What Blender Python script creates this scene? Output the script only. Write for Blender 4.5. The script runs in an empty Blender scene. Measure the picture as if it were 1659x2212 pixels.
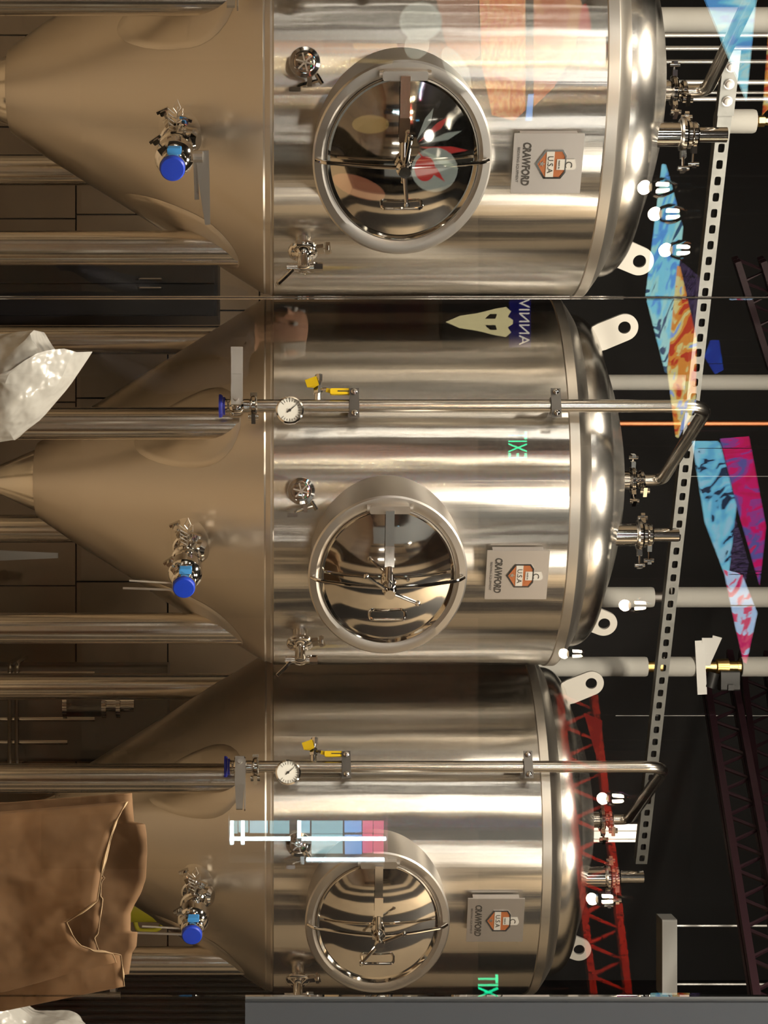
import bpy, math, random
from mathutils import Vector, Matrix, noise
random.seed(7)
C = bpy.context.scene.collection
SC = bpy.context.scene
R = math.radians

# ---------------------------------------------------------------- camera, world, exposure
F = 4000.0            # focal length in pixels of the 1659 x 2212 frame
E = 1.45              # eye height
G = 3.0               # distance of the glass partition
HX, HY = 590.0, 1106.0


def at(px, py, z):
    """pixel of the frame at distance z -> world point (the photo lies on its side)"""
    return Vector(((py - HY) * z / F, z, E + (px - HX) * z / F))


def mir(px, py, z):
    """the place in the taproom whose reflection in the glass appears at that pixel"""
    p = at(px, py, z)
    return Vector((p.x, 2 * G - p.y, p.z))


cam_d = bpy.data.cameras.new('camera')
cam_d.sensor_fit = 'AUTO'
cam_d.sensor_width = 36.0
cam_d.lens = F / 2212.0 * 36.0
cam_d.shift_x = (829.5 - HX) / 2212.0
cam_d.clip_start = 0.05
cam = bpy.data.objects.new('camera', cam_d)
C.objects.link(cam)
m = Matrix(((0, -1, 0, 0), (0, 0, -1, 0), (1, 0, 0, E), (0, 0, 0, 1)))
cam.matrix_world = m
SC.camera = cam

w = bpy.data.worlds.new('world')
SC.world = w
w.use_nodes = True
w.node_tree.nodes['Background'].inputs[0].default_value = (0.9, 0.75, 0.6, 1)
w.node_tree.nodes['Background'].inputs[1].default_value = 0.02
SC.view_settings.view_transform = 'Standard'
SC.view_settings.look = 'None'
SC.view_settings.exposure = 0.0
SC.view_settings.gamma = 1.0
SC.view_settings.use_curve_mapping = False
SC.cycles.use_denoising = True
SC.cycles.max_bounces = 6
SC.cycles.diffuse_bounces = 2
SC.cycles.glossy_bounces = 4
SC.cycles.transmission_bounces = 4
SC.cycles.transparent_max_bounces = 10
SC.cycles.use_adaptive_sampling = True
SC.cycles.adaptive_threshold = 0.06
SC.cycles.adaptive_min_samples = 12
SC.cycles.caustics_reflective = False
SC.cycles.caustics_refractive = False
SC.cycles.sample_clamp_indirect = 6.0

WARM = (1.0, 0.80, 0.58)


def area(name, loc, size, power, col, target=None, sy=None):
    d = bpy.data.lights.new(name, 'AREA')
    d.shape = 'RECTANGLE'
    d.size, d.size_y = size, (sy or size)
    d.energy, d.color = power, col
    o = bpy.data.objects.new(name, d)
    o.location = loc
    if target is not None:
        o.rotation_euler = (Vector(target) - Vector(loc)).to_track_quat('-Z', 'Y').to_euler()
    C.objects.link(o)
    return o


def point(name, loc, power, col, rad=0.03):
    d = bpy.data.lights.new(name, 'POINT')
    d.energy, d.color, d.shadow_soft_size = power, col, rad
    o = bpy.data.objects.new(name, d)
    o.location = loc
    C.objects.link(o)
    return o


def spot(name, loc, target, power, col, ang=60, rad=0.05):
    d = bpy.data.lights.new(name, 'SPOT')
    d.energy, d.color, d.shadow_soft_size, d.spot_size, d.spot_blend = power, col, rad, R(ang), 0.6
    o = bpy.data.objects.new(name, d)
    o.location = loc
    o.rotation_euler = (Vector(target) - Vector(loc)).to_track_quat('-Z', 'Y').to_euler()
    C.objects.link(o)
    return o


# ---------------------------------------------------------------- materials
MATS = {}


def mat(name, col, rough=0.5, metal=0.0, **k):
    if name in MATS:
        return MATS[name]
    M = bpy.data.materials.new(name)
    M.use_nodes = True
    nt = M.node_tree
    b = nt.nodes['Principled BSDF']
    b.inputs['Base Color'].default_value = (*col, 1)
    b.inputs['Roughness'].default_value = rough
    b.inputs['Metallic'].default_value = metal
    if 'emit' in k:
        b.inputs['Emission Color'].default_value = (*k.get('ecol', col), 1)
        b.inputs['Emission Strength'].default_value = k['emit']
    tc = nt.nodes.new('ShaderNodeTexCoord')
    if 'aniso' in k:
        b.inputs['Anisotropic'].default_value = k['aniso']
        t = nt.nodes.new('ShaderNodeTangent')
        t.direction_type = 'RADIAL'
        t.axis = 'Z'
        nt.links.new(t.outputs[0], b.inputs['Tangent'])
        b.inputs['Anisotropic Rotation'].default_value = k.get('arot', 0.0)
    if 'var' in k:      # patchy colour variation
        sc, amt = k['var']
        n = nt.nodes.new('ShaderNodeTexNoise')
        n.inputs['Scale'].default_value = sc
        n.inputs['Detail'].default_value = 5
        mp = nt.nodes.new('ShaderNodeMapping')
        mp.inputs['Scale'].default_value = k.get('vscale', (1, 1, 1))
        nt.links.new(tc.outputs['Object'], mp.inputs[0])
        nt.links.new(mp.outputs[0], n.inputs[0])
        r = nt.nodes.new('ShaderNodeValToRGB')
        r.color_ramp.elements[0].position, r.color_ramp.elements[1].position = 0.3, 0.7
        r.color_ramp.elements[0].color = (*[c * (1 - amt) for c in col], 1)
        r.color_ramp.elements[1].color = (*[min(1, c * (1 + amt)) for c in col], 1)
        nt.links.new(n.outputs['Fac'], r.inputs[0])
        nt.links.new(r.outputs[0], b.inputs['Base Color'])
    if 'bump' in k:     # list of (scale, strength, distance, stretch)
        last = None
        for sc, st, di, stretch in k['bump']:
            n = nt.nodes.new('ShaderNodeTexNoise')
            n.inputs['Scale'].default_value = sc
            n.inputs['Detail'].default_value = 2
            mp = nt.nodes.new('ShaderNodeMapping')
            mp.inputs['Scale'].default_value = stretch
            nt.links.new(tc.outputs['Object'], mp.inputs[0])
            nt.links.new(mp.outputs[0], n.inputs[0])
            bp = nt.nodes.new('ShaderNodeBump')
            bp.inputs['Strength'].default_value = st
            bp.inputs['Distance'].default_value = di
            nt.links.new(n.outputs['Fac'], bp.inputs['Height'])
            if last:
                nt.links.new(last.outputs[0], bp.inputs['Normal'])
            last = bp
        nt.links.new(last.outputs[0], b.inputs['Normal'])
    if 'trans' in k:
        b.inputs['Transmission Weight'].default_value = k['trans']
    MATS[name] = M
    return M


def print_mat(name, cols, scale, strength, stretch=(1, 1, 1), dist=1.5, hard=True):
    """emissive print: blotches of several colours that glow"""
    M = bpy.data.materials.new(name)
    M.use_nodes = True
    nt = M.node_tree
    b = nt.nodes['Principled BSDF']
    tc = nt.nodes.new('ShaderNodeTexCoord')
    mp = nt.nodes.new('ShaderNodeMapping')
    mp.inputs['Scale'].default_value = stretch
    n = nt.nodes.new('ShaderNodeTexNoise')
    n.inputs['Scale'].default_value = scale
    n.inputs['Detail'].default_value = 4
    n.inputs['Distortion'].default_value = dist
    r = nt.nodes.new('ShaderNodeValToRGB')
    cr = r.color_ramp
    cr.interpolation = 'CONSTANT' if hard else 'LINEAR'
    k = len(cols)
    cr.elements[0].position, cr.elements[0].color = 0.0, (*cols[0], 1)
    cr.elements[1].position, cr.elements[1].color = 0.68, (*cols[-1], 1)
    for i in range(1, k - 1):
        e = cr.elements.new(0.34 + 0.32 * i / (k - 1))
        e.color = (*cols[i], 1)
    nt.links.new(tc.outputs['Object'], mp.inputs[0])
    nt.links.new(mp.outputs[0], n.inputs[0])
    nt.links.new(n.outputs['Fac'], r.inputs[0])
    nt.links.new(r.outputs[0], b.inputs['Emission Color'])
    b.inputs['Emission Strength'].default_value = strength
    b.inputs['Base Color'].default_value = (0.1, 0.1, 0.1, 1)
    b.inputs['Roughness'].default_value = 0.5
    return M


def glass_pane_mat():
    M = bpy.data.materials.new('partition_glass')
    M.use_nodes = True
    nt = M.node_tree
    nt.nodes.remove(nt.nodes['Principled BSDF'])
    out = nt.nodes['Material Output']
    t = nt.nodes.new('ShaderNodeBsdfTransparent')
    t.inputs[0].default_value = (0.985, 0.99, 0.985, 1)
    g = nt.nodes.new('ShaderNodeBsdfGlossy')
    g.inputs['Roughness'].default_value = 0.0
    f = nt.nodes.new('ShaderNodeFresnel')
    f.inputs[0].default_value = 1.52
    mx = nt.nodes.new('ShaderNodeMixShader')
    nt.links.new(f.outputs[0], mx.inputs[0])
    nt.links.new(t.outputs[0], mx.inputs[1])
    nt.links.new(g.outputs[0], mx.inputs[2])
    nt.links.new(mx.outputs[0], out.inputs[0])
    return M


STEEL = (0.67, 0.645, 0.605)
mat('steel_shell', STEEL, 0.24, 1.0, aniso=1.0, arot=0.25,
    bump=[(3.0, 0.32, 0.02, (1, 1, 0.5)), (14.0, 0.14, 0.01, (1, 1, 0.06)), (60.0, 0.10, 0.002, (1, 1, 0.02))])
mat('steel_dome', STEEL, 0.26, 1.0, aniso=0.7, arot=0.25)
mat('steel_cone', (0.66, 0.60, 0.52), 0.40, 1.0, aniso=0.7, arot=0.25, bump=[(2.6, 0.3, 0.02, (1, 1, 0.4))])
mat('steel_band', (0.64, 0.60, 0.54), 0.33, 1.0)
mat('steel_polished', (0.72, 0.69, 0.65), 0.07, 1.0)
mat('steel_door', (0.74, 0.71, 0.66), 0.06, 1.0, bump=[(3.0, 0.15, 0.02, (1, 1, 1))])
mat('steel_tube', (0.70, 0.66, 0.60), 0.20, 1.0)
mat('steel_satin', (0.62, 0.59, 0.55), 0.33, 1.0)
mat('steel_plate', (0.55, 0.52, 0.50), 0.42, 1.0)
mat('steel_dark', (0.16, 0.15, 0.14), 0.4, 0.9)
mat('lug_white', (0.52, 0.50, 0.46), 0.5, 0.35)
mat('cap_blue', (0.008, 0.055, 0.62), 0.4)
mat('gasket_blue', (0.02, 0.03, 0.35), 0.5)
mat('tab_light_blue', (0.06, 0.35, 0.85), 0.5)
mat('vinyl_yellow', (0.85, 0.58, 0.01), 0.45)
mat('ink_dark', (0.03, 0.025, 0.02), 0.6)
mat('dial_white', (0.85, 0.84, 0.78), 0.4)
mat('enamel_orange', (0.36, 0.12, 0.045), 0.4, 0.3)
mat('insulation_white', (0.50, 0.49, 0.455), 0.75, bump=[(60, 0.2, 0.003, (1, 1, 1))])
mat('galvanised', (0.26, 0.265, 0.255), 0.5, 0.55, var=(25, 0.12))
mat('conduit_white', (0.75, 0.74, 0.72), 0.3, 0.5)
mat('copper', (0.55, 0.21, 0.10), 0.4, 1.0)
mat('brass', (0.70, 0.48, 0.18), 0.3, 1.0)
mat('black_plastic', (0.012, 0.012, 0.012), 0.45)
mat('paper_brown', (0.235, 0.130, 0.060), 0.8, var=(6, 0.18), bump=[(9, 0.5, 0.02, (1, 1, 1))])
mat('paper_torn', (0.62, 0.45, 0.27), 0.9)
mat('wall_black', (0.010, 0.010, 0.011), 0.7)
mat('ceiling_black', (0.007, 0.007, 0.008), 0.8)
mat('wall_grey', (0.15, 0.17, 0.19), 0.8)
mat('tile_brown', (0.26, 0.18, 0.105), 0.55, var=(3, 0.12))
mat('grout', (0.03, 0.022, 0.015), 0.9)
mat('floor_tan', (0.42, 0.31, 0.19), 0.55, var=(1.2, 0.12))
mat('floor_wood', (0.30, 0.19, 0.11), 0.5, var=(2, 0.2), vscale=(1, 8, 1))
mat('wall_taproom', (0.44, 0.355, 0.25), 0.8, var=(1.5, 0.2))
mat('joist_paint', (0.030, 0.011, 0.017), 0.45, 0.2)
mat('truss_red', (0.75, 0.06, 0.03), 0.5)
mat('timber', (0.32, 0.2, 0.1), 0.75, var=(8, 0.2), vscale=(1, 6, 6))
mat('lamp_glow', (1, 1, 1), 0.5, emit=18.0, ecol=(1.0, 0.94, 0.86))
mat('strip_glow', (1, 1, 1), 0.5, emit=10.0, ecol=(1.0, 0.88, 0.70))
mat('bulb_glow', (1, 1, 1), 0.5, emit=260.0, ecol=(1.0, 0.78, 0.45))
mat('bulb_glass', (1, 0.9, 0.75), 0.05, trans=1.0)
mat('exit_green', (0.0, 0.9, 0.4), 0.5, emit=15, ecol=(0.01, 0.85, 0.36))
mat('plastic_film', (0.50, 0.49, 0.46), 0.22, 0.0, bump=[(14, 0.7, 0.02, (1, 1, 1))])
mat('yellow_plastic', (0.62, 0.55, 0.02), 0.5)
mat('skin', (0.55, 0.30, 0.19), 0.55)
mat('hair_grey', (0.42, 0.40, 0.37), 0.7, bump=[(40, 0.6, 0.01, (1, 1, 6))])
mat('shirt_dark', (0.03, 0.03, 0.04), 0.8)
mat('frame_black', (0.02, 0.016, 0.014), 0.4)
mat('white_paint', (0.7, 0.7, 0.68), 0.5)
MATS['partition_glass'] = glass_pane_mat()


# ---------------------------------------------------------------- mesh builder
class MB:
    def __init__(self):
        self.v, self.f = [], []

    def add(self, verts, faces, M=None):
        o = len(self.v)
        for p in verts:
            p = Vector(p)
            self.v.append(M @ p if M is not None else p)
        self.f += [[i + o for i in f] for f in faces]
        return self

    def box(self, c, s, M=None, bev=0.0):
        cx, cy, cz = c
        x, y, z = s[0] / 2, s[1] / 2, s[2] / 2
        if bev <= 0:
            vs = [(cx + a * x, cy + b * y, cz + d * z) for d in (-1, 1) for b in (-1, 1) for a in (-1, 1)]
            fs = [(0, 2, 3, 1), (4, 5, 7, 6), (0, 1, 5, 4), (2, 6, 7, 3), (0, 4, 6, 2), (1, 3, 7, 5)]
            return self.add(vs, fs, M)
        poly = []
        for (sx, sy, a0) in ((1, -1, -90), (1, 1, 0), (-1, 1, 90), (-1, -1, 180)):
            for k in range(4):
                a = R(a0 + 30 * k)
                poly.append((cx + sx * (x - bev) + bev * math.cos(a), cy + sy * (y - bev) + bev * math.sin(a)))
        return self.prism(poly, cz - z, cz + z, M)

    def prism(self, poly, z0, z1, M=None):
        n = len(poly)
        vs = [(p[0], p[1], z0) for p in poly] + [(p[0], p[1], z1) for p in poly]
        fs = [list(range(n))[::-1], list(range(n, 2 * n))]
        fs += [(i, (i + 1) % n, n + (i + 1) % n, n + i) for i in range(n)]
        return self.add(vs, fs, M)

    def ring_prism(self, outer, inner, z0, z1, M=None):
        n = len(outer)
        vs = [(p[0], p[1], z) for z in (z0, z1) for q in (outer, inner) for p in q]
        fs = []
        for i in range(n):
            j = (i + 1) % n
            fs += [(i, j, 2 * n + j, 2 * n + i), (n + j, n + i, 3 * n + i, 3 * n + j),
                   (j, i, n + i, n + j), (2 * n + i, 2 * n + j, 3 * n + j, 3 * n + i)]
        return self.add(vs, fs, M)

    def lathe(self, prof, M=None, seg=32, ex=1.0, ey=1.0, cap=True):
        """profile of (r, z) turned about z; ex, ey squash it to an oval"""
        vs, fs = [], []
        n = len(prof)
        for r, z in prof:
            for i in range(seg):
                a = 2 * math.pi * i / seg
                vs.append((r * ex * math.cos(a), r * ey * math.sin(a), z))
        for k in range(n - 1):
            for i in range(seg):
                j = (i + 1) % seg
                fs.append((k * seg + i, k * seg + j, (k + 1) * seg + j, (k + 1) * seg + i))
        if cap:
            fs.append(list(range(seg))[::-1])
            fs.append([(n - 1) * seg + i for i in range(seg)])
        return self.add(vs, fs, M)

    def tube(self, pts, r, M=None, seg=16, closed=False, radii=None):
        pts = [Vector(p) for p in pts]
        n = len(pts)
        tang = []
        for i in range(n):
            if closed:
                d = pts[(i + 1) % n] - pts[i - 1]
            else:
                d = pts[min(i + 1, n - 1)] - pts[max(i - 1, 0)]
            tang.append(d.normalized())
        u = tang[0].orthogonal().normalized()
        vs, fs = [], []
        for i in range(n):
            if i:
                q = tang[i - 1].rotation_difference(tang[i])
                u = q @ u
            u = (u - tang[i] * u.dot(tang[i])).normalized()
            v2 = tang[i].cross(u)
            rr = radii[i] if radii else r
            for k in range(seg):
                a = 2 * math.pi * k / seg
                vs.append(pts[i] + (u * math.cos(a) + v2 * math.sin(a)) * rr)
        m2 = n if closed else n - 1
        for i in range(m2):
            i2 = (i + 1) % n
            for k in range(seg):
                k2 = (k + 1) % seg
                fs.append((i * seg + k, i * seg + k2, i2 * seg + k2, i2 * seg + k))
        if not closed:
            fs.append(list(range(seg))[::-1])
            fs.append([(n - 1) * seg + k for k in range(seg)])
        return self.add(vs, fs, M)

    def bar(self, p0, p1, wd, th, up=(0, 0, 1), M=None, w1=None):
        """flat bar from p0 to p1, wd across, th thick along up"""
        p0, p1, up = Vector(p0), Vector(p1), Vector(up)
        d = (p1 - p0).normalized()
        s = d.cross(up).normalized()
        n = s.cross(d).normalized()
        w1 = w1 or wd
        vs = []
        for p, ww in ((p0, wd), (p1, w1)):
            for a, b in ((-1, -1), (1, -1), (1, 1), (-1, 1)):
                vs.append(p + s * a * ww / 2 + n * b * th / 2)
        fs = [(3, 2, 1, 0), (4, 5, 6, 7), (0, 1, 5, 4), (1, 2, 6, 5), (2, 3, 7, 6), (3, 0, 4, 7)]
        return self.add(vs, fs, M)

    def build(self, name, material, parent=None, smooth=True, angle=35, loc=None):
        me = bpy.data.meshes.new(name)
        vs = [v - loc for v in self.v] if loc is not None else self.v
        me.from_pydata([tuple(v) for v in vs], [], self.f)
        me.materials.append(MATS[material] if isinstance(material, str) else material)
        if smooth:
            me.polygons.foreach_set('use_smooth', [True] * len(me.polygons))
            me.update()
            me.set_sharp_from_angle(angle=R(angle))
        me.update()
        o = bpy.data.objects.new(name, me)
        C.objects.link(o)
        if parent is not None:
            o.parent = parent
        if loc is not None:
            o.location = loc
        return o


def text_part(txt, name, material, size, parent, M, depth=0.0008, spacing=1.0, align='CENTER', shear=0.0, sx=1.0, bold=0.0):
    cu = bpy.data.curves.new('lettering_curve', 'FONT')
    cu.body, cu.size, cu.extrude = txt, size, depth
    cu.align_x, cu.align_y = align, 'CENTER'
    cu.space_character, cu.shear = spacing, shear
    cu.offset = bold * size
    cu.resolution_u = 3
    t = bpy.data.objects.new('lettering_source', cu)
    C.objects.link(t)
    dg = bpy.context.evaluated_depsgraph_get()
    me = bpy.data.meshes.new_from_object(t.evaluated_get(dg))
    bpy.data.objects.remove(t)
    bpy.data.curves.remove(cu)
    me.name = name
    me.materials.clear()
    me.materials.append(MATS[material])
    me.transform(M @ Matrix.Diagonal((sx, 1, 1, 1)))
    o = bpy.data.objects.new(name, me)
    C.objects.link(o)
    o.parent = parent
    return o


def empty(name, loc, label, cat, group=None):
    o = bpy.data.objects.new(name, None)
    o.empty_display_size = 0.1
    o.location = loc
    C.objects.link(o)
    return tag(o, label, cat, group)


def tag(o, label, cat, group=None, kind=None):
    o['label'] = label
    if cat:
        o['category'] = cat
    if group:
        o['group'] = group
    if kind:
        o['kind'] = kind
    return o


def struct(o):
    o['kind'] = 'structure'
    return o


def rounded(pts, rad, n=7):
    """polyline with its corners rounded"""
    pts = [Vector(p) for p in pts]
    out = [pts[0]]
    for i in range(1, len(pts) - 1):
        a, b, c = pts[i - 1], pts[i], pts[i + 1]
        d0, d1 = (a - b).normalized(), (c - b).normalized()
        r2 = min(rad, (a - b).length * 0.49, (c - b).length * 0.49)
        p0, p1 = b + d0 * r2, b + d1 * r2
        for k in range(n + 1):
            t = k / n
            out.append(p0 * (1 - t) ** 2 + b * 2 * t * (1 - t) + p1 * t * t)
    out.append(pts[-1])
    return out


# ---------------------------------------------------------------- the setting
def plane_box(name, x0, x1, y0, y1, z0, z1, material, parent=None):
    mb = MB()
    mb.box(((x0 + x1) / 2, (y0 + y1) / 2, (z0 + z1) / 2), (x1 - x0, y1 - y0, z1 - z0))
    o = mb.build(name, material, parent, smooth=False)
    return o


BX0, BX1, BY1, CZ = -3.4, 2.25, 8.9, 4.6      # brewery
TX0, TX1, TY0 = -5.5, 5.5, -8.0               # taproom
fl = struct(plane_box('floor', BX0, BX1, G - 0.03, BY1, -0.08, 0, 'floor_tan'))
struct(plane_box('floor_taproom', TX0, TX1, TY0, G - 0.03, -0.08, 0, 'floor_wood'))
struct(plane_box('ceiling', TX0, TX1, TY0, BY1, CZ, CZ + 0.08, 'ceiling_black'))
wb = struct(plane_box('wall_back', BX0, BX1, BY1, BY1 + 0.1, 0, CZ, 'wall_black'))
struct(plane_box('wall_left', BX0 - 0.1, BX0, G, BY1, 0, CZ, 'wall_black'))
wr = struct(plane_box('wall_right', BX1, BX1 + 0.1, G, BY1, 0, CZ, 'wall_black'))
struct(plane_box('wall_taproom_back', TX0, TX1, TY0 - 0.1, TY0, 0, CZ, 'wall_taproom'))
struct(plane_box('wall_taproom_left', TX0 - 0.1, TX0, TY0, G, 0, CZ, 'wall_taproom'))
struct(plane_box('wall_taproom_right', TX1, TX1 + 0.1, TY0, G, 0, CZ, 'wall_taproom'))
struct(plane_box('wall_beside_glass', BX1 + 0.1, TX1, G - 0.05, G + 0.05, 0, CZ, 'wall_grey'))
struct(plane_box('wall_beside_glass_end', TX0, BX0 - 0.1, G - 0.05, G + 0.05, 0, CZ, 'wall_grey'))
for (y0, y1) in ((3.08, 3.35), (3.65, 3.85), (4.25, 4.75), (5.1, 5.2), (5.6, 6.1), (6.5, 6.9)):  # tan reflectors added out of view to brighten the tank doors and band the shells
    plane_box('reflector_panel', BX1 - 0.012, BX1, y0, y1, 0.0, CZ, 'wall_taproom', wr)
plane_box('reflector_panel', BX0, BX0 + 0.012, G + 0.06, 7.1, 0.0, CZ, 'wall_taproom', bpy.data.objects['wall_left'])  # matching added reflector on the other side, also out of view
plane_box('upper_panel', TX0, TX1, TY0, TY0 + 0.02, 3.0, CZ, 'ceiling_black', bpy.data.objects['wall_taproom_back'])
# ribs of the black side wall
for k in range(14):
    y = 7.4 + k * 0.11
    plane_box('rib', BX1 - 0.025, BX1 + 0.01, y, y + 0.035, 0.02, 2.2, 'wall_black', wr)
# brown wall tiles on the lower back wall
T = 0.44
tile_me = None
off0 = at(165, 1256, BY1)
mb = MB()
mb.box((0, 0, 0), (T - 0.008, 0.02, T - 0.008), None)
nx0 = math.floor((BX0 + 0.25 - off0.x) / T)
for r_ in range(-2, 3):
    zc = off0.z + (r_ + 0.5) * T
    if zc - T / 2 < 0:
        continue
    for q in range(nx0, nx0 + 13):
        xc = off0.x + (q + 0.5) * T + (0.02 if r_ % 2 else 0)
        if xc - T / 2 < BX0 or xc + T / 2 > BX1:
            continue
        if tile_me is None:
            o = mb.build('tile', 'tile_brown', wb, smooth=False)
            tile_me = o.data
        else:
            o = bpy.data.objects.new('tile', tile_me)
            C.objects.link(o)
            o.parent = wb
        o.location = (xc, BY1 - 0.012 + random.uniform(-0.001, 0.001), zc)

# glass partition: panes, slim joints and the grey panel at its end
SPX = at(0, 2152, G + 0.02).x
jx = at(0, 643, G).x
win = plane_box('window_1', BX0, BX1 + 0.1, G - 0.04, G + 0.04, 0, 0.10, 'frame_black')
struct(win)
for (x0, x1, z0, z1) in ((BX0, jx - 0.002, 0.10, CZ - 0.25), (jx + 0.002, SPX - 0.006, 0.10, CZ - 0.25),
                         (SPX - 0.006, SPX + 0.5, 0.10, E - 0.045), (SPX + 0.502, BX1 + 0.1, 0.10, CZ - 0.25)):
    plane_box('pane', x0, x1, G - 0.006, G + 0.006, z0, z1, 'partition_glass', win)
plane_box('head_rail', BX0, BX1 + 0.1, G - 0.04, G + 0.04, CZ - 0.25, CZ, 'frame_black', win)
plane_box('joint_seal', jx - 0.0005, jx + 0.0005, G - 0.006, G + 0.006, 0.10, CZ - 0.25, 'steel_dark', win)
struct(plane_box('trim_1', SPX, SPX + 0.5, G - 0.02, G + 0.02, E - 0.045, CZ - 0.25, 'wall_grey'))

# ---------------------------------------------------------------- lighting
for (x, y, pw, nm) in ((-1.5, 4.1, 85, 'nearest the first tank'), (0.25, 4.2, 85, 'before the middle tank'), (1.75, 4.5, 60, 'before the farthest tank')):  # unseen lamps added for general light and the spots on the domes
    t = empty('added_panel_lamp', (x, y, 3.9), 'added square panel lamp, out of view over the aisle ' + nm, 'lamp', 'added brewery panel lamps')
    mb = MB()
    mb.box((0, 0, 0.03), (0.40, 0.40, 0.05), None, 0.02)
    mb.build('housing', 'white_paint', t, smooth=False)
    mb = MB()
    mb.box((0, 0, -0.005), (0.36, 0.36, 0.02))
    mb.build('diffuser', 'strip_glow', t, smooth=False)
    mb = MB()
    mb.tube([(0, 0, 0.05), (0, 0, CZ - 3.9)], 0.006, None, 6)
    mb.build('stem', 'white_paint', t)
    area('added_panel_light', (x, y, 3.87), 0.34, pw, (1.0, 0.88, 0.72), (x, y + 0.4, 0), 0.34)
for (x, y, z, nm) in ((-2.27, 1.5, 3.2, 'far left'), (-0.89, 1.5, 3.25, 'left of the middle'), (0.85, 1.5, 3.2, 'right of the middle'), (1.95, 1.4, 3.25, 'second from the right'), (4.4, 1.3, 3.2, 'far right')):  # unseen globes added, placed and sized for the bright bands on the tanks
    t = empty('added_globe_lamp', (x, y, z), 'added opal globe lamp, out of view in the taproom, ' + nm, 'lamp', 'added taproom globe lamps')
    mb = MB()
    mb.lathe([(0.19 * math.sin(R(a_)), -0.19 * math.cos(R(a_))) for a_ in range(6, 165, 12)], None, 28)
    mb.build('globe', 'lamp_glow', t)
    mb = MB()
    mb.lathe([(0.06, 0.18), (0.06, 0.22), (0.012, 0.25), (0.006, 0.26), (0.006, CZ - z)], None, 16)
    mb.build('stem', 'frame_black', t)
# dark strips added to the taproom walls for dark bands in the tanks
for (x0, x1) in ((-5.2, -4.5), (-3.4, -2.9), (-1.2, -0.75), (0.5, 0.8), (1.8, 2.4), (4.1, 4.7)):
    plane_box('banding_strip', x0, x1, TY0, TY0 + 0.06, 0.0, CZ, 'frame_black', bpy.data.objects['wall_taproom_back'])
for nm, xx in (('wall_taproom_left', TX0), ('wall_taproom_right', TX1)):
    for (y0, y1) in ((-7.4, -6.6), (-4.6, -4.2), (-2.9, -2.2), (-1.1, -0.8), (0.9, 1.3), (2.4, 2.8)):
        plane_box('banding_strip', xx - 0.03, xx + 0.03, y0, y1, 0.0, CZ, 'frame_black', bpy.data.objects[nm])
for sx_ in (-1, 1):  # unseen tube lights added to give narrow bands on the tank sides
    for k in range(5):
        y_ = -5.2 + 1.75 * k
        t = empty('added_wall_tube', (sx_ * (TX1 - 0.04), y_, 1.2), ['first', 'second', 'third', 'fourth', 'fifth'][k] + ' added tall tube light from the glass, out of view on the taproom %s wall' % ('left' if sx_ < 0 else 'right'), 'lamp', 'added taproom wall tubes')
        mb = MB()
        mb.box((0, 0, 0.9), (0.06, 0.16, 1.84), None, 0.01)
        mb.build('back_plate', 'frame_black', t, smooth=False)
        mb = MB()
        mb.tube([(-sx_ * 0.06, 0, 0.03), (-sx_ * 0.06, 0, 1.77)], 0.035, None, 12)
        mb.build('tube_shade', 'lamp_glow', t)

# ---------------------------------------------------------------- fermenters
CONE_R0, CONE_H0, CONE_R1, CONE_H1 = 0.128, -0.768, 0.600, -0.012


def cone_r(h):
    return CONE_R0 + (CONE_R1 - CONE_R0) * (h - CONE_H0) / (CONE_H1 - CONE_H0)


def cone_h(r):
    return CONE_H0 + (CONE_H1 - CONE_H0) * (r - CONE_R0) / (CONE_R1 - CONE_R0)


def radial(az, r, h):
    """frame on the tank: x to the right, y up, z outward"""
    a = R(az)
    n = Vector((math.sin(a), -math.cos(a), 0))
    t = Vector((math.cos(a), math.sin(a), 0))
    p = n * r + Vector((0, 0, E + h))
    return Matrix(((t.x, 0, n.x, p.x), (t.y, 0, n.y, p.y), (t.z, 1, n.z, p.z), (0, 0, 0, 1)))


def upright(az, r, h):
    """frame on the tank: x to the right, z up"""
    a = R(az)
    n = Vector((math.sin(a), -math.cos(a), 0))
    t = Vector((math.cos(a), math.sin(a), 0))
    p = n * r + Vector((0, 0, E + h))
    return Matrix(((t.x, -n.x, 0, p.x), (t.y, -n.y, 0, p.y), (t.z, -n.z, 1, p.z), (0, 0, 0, 1)))


def clamp_ring(mb, M, z, r, wing_ang=None, wing_len=0.035):
    """tri-clamp: grooved collar with a wing nut standing out at an angle"""
    mb.lathe([(r * 0.72, z - 0.011), (r, z - 0.009), (r + 0.005, z - 0.004), (r + 0.005, z + 0.004), (r, z + 0.009), (r * 0.72, z + 0.011)], M, 24)
    if wing_ang is not None:
        a = R(wing_ang)
        c, s = math.cos(a), math.sin(a)
        rot = Matrix.Rotation(a, 4, 'Z')
        mb.box((r + 0.010, 0, z), (0.022, 0.024, 0.014), M @ rot)
        mb.tube([(c * (r + 0.004) , s * (r + 0.004), z), (c * (r + wing_len), s * (r + wing_len), z)], 0.004, M, 8)
        mb.box((r + wing_len, 0, z), (0.012, 0.018, 0.030), M @ rot, 0.004)
        mb.box((r + wing_len + 0.006, 0.0, z), (0.008, 0.034, 0.012), M @ rot)


def superoval(a, b, n=64, c=(0, 0)):
    return [(c[0] + a * math.cos(2 * math.pi * i / n), c[1] + b * math.sin(2 * math.pi * i / n)) for i in range(n)]


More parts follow.
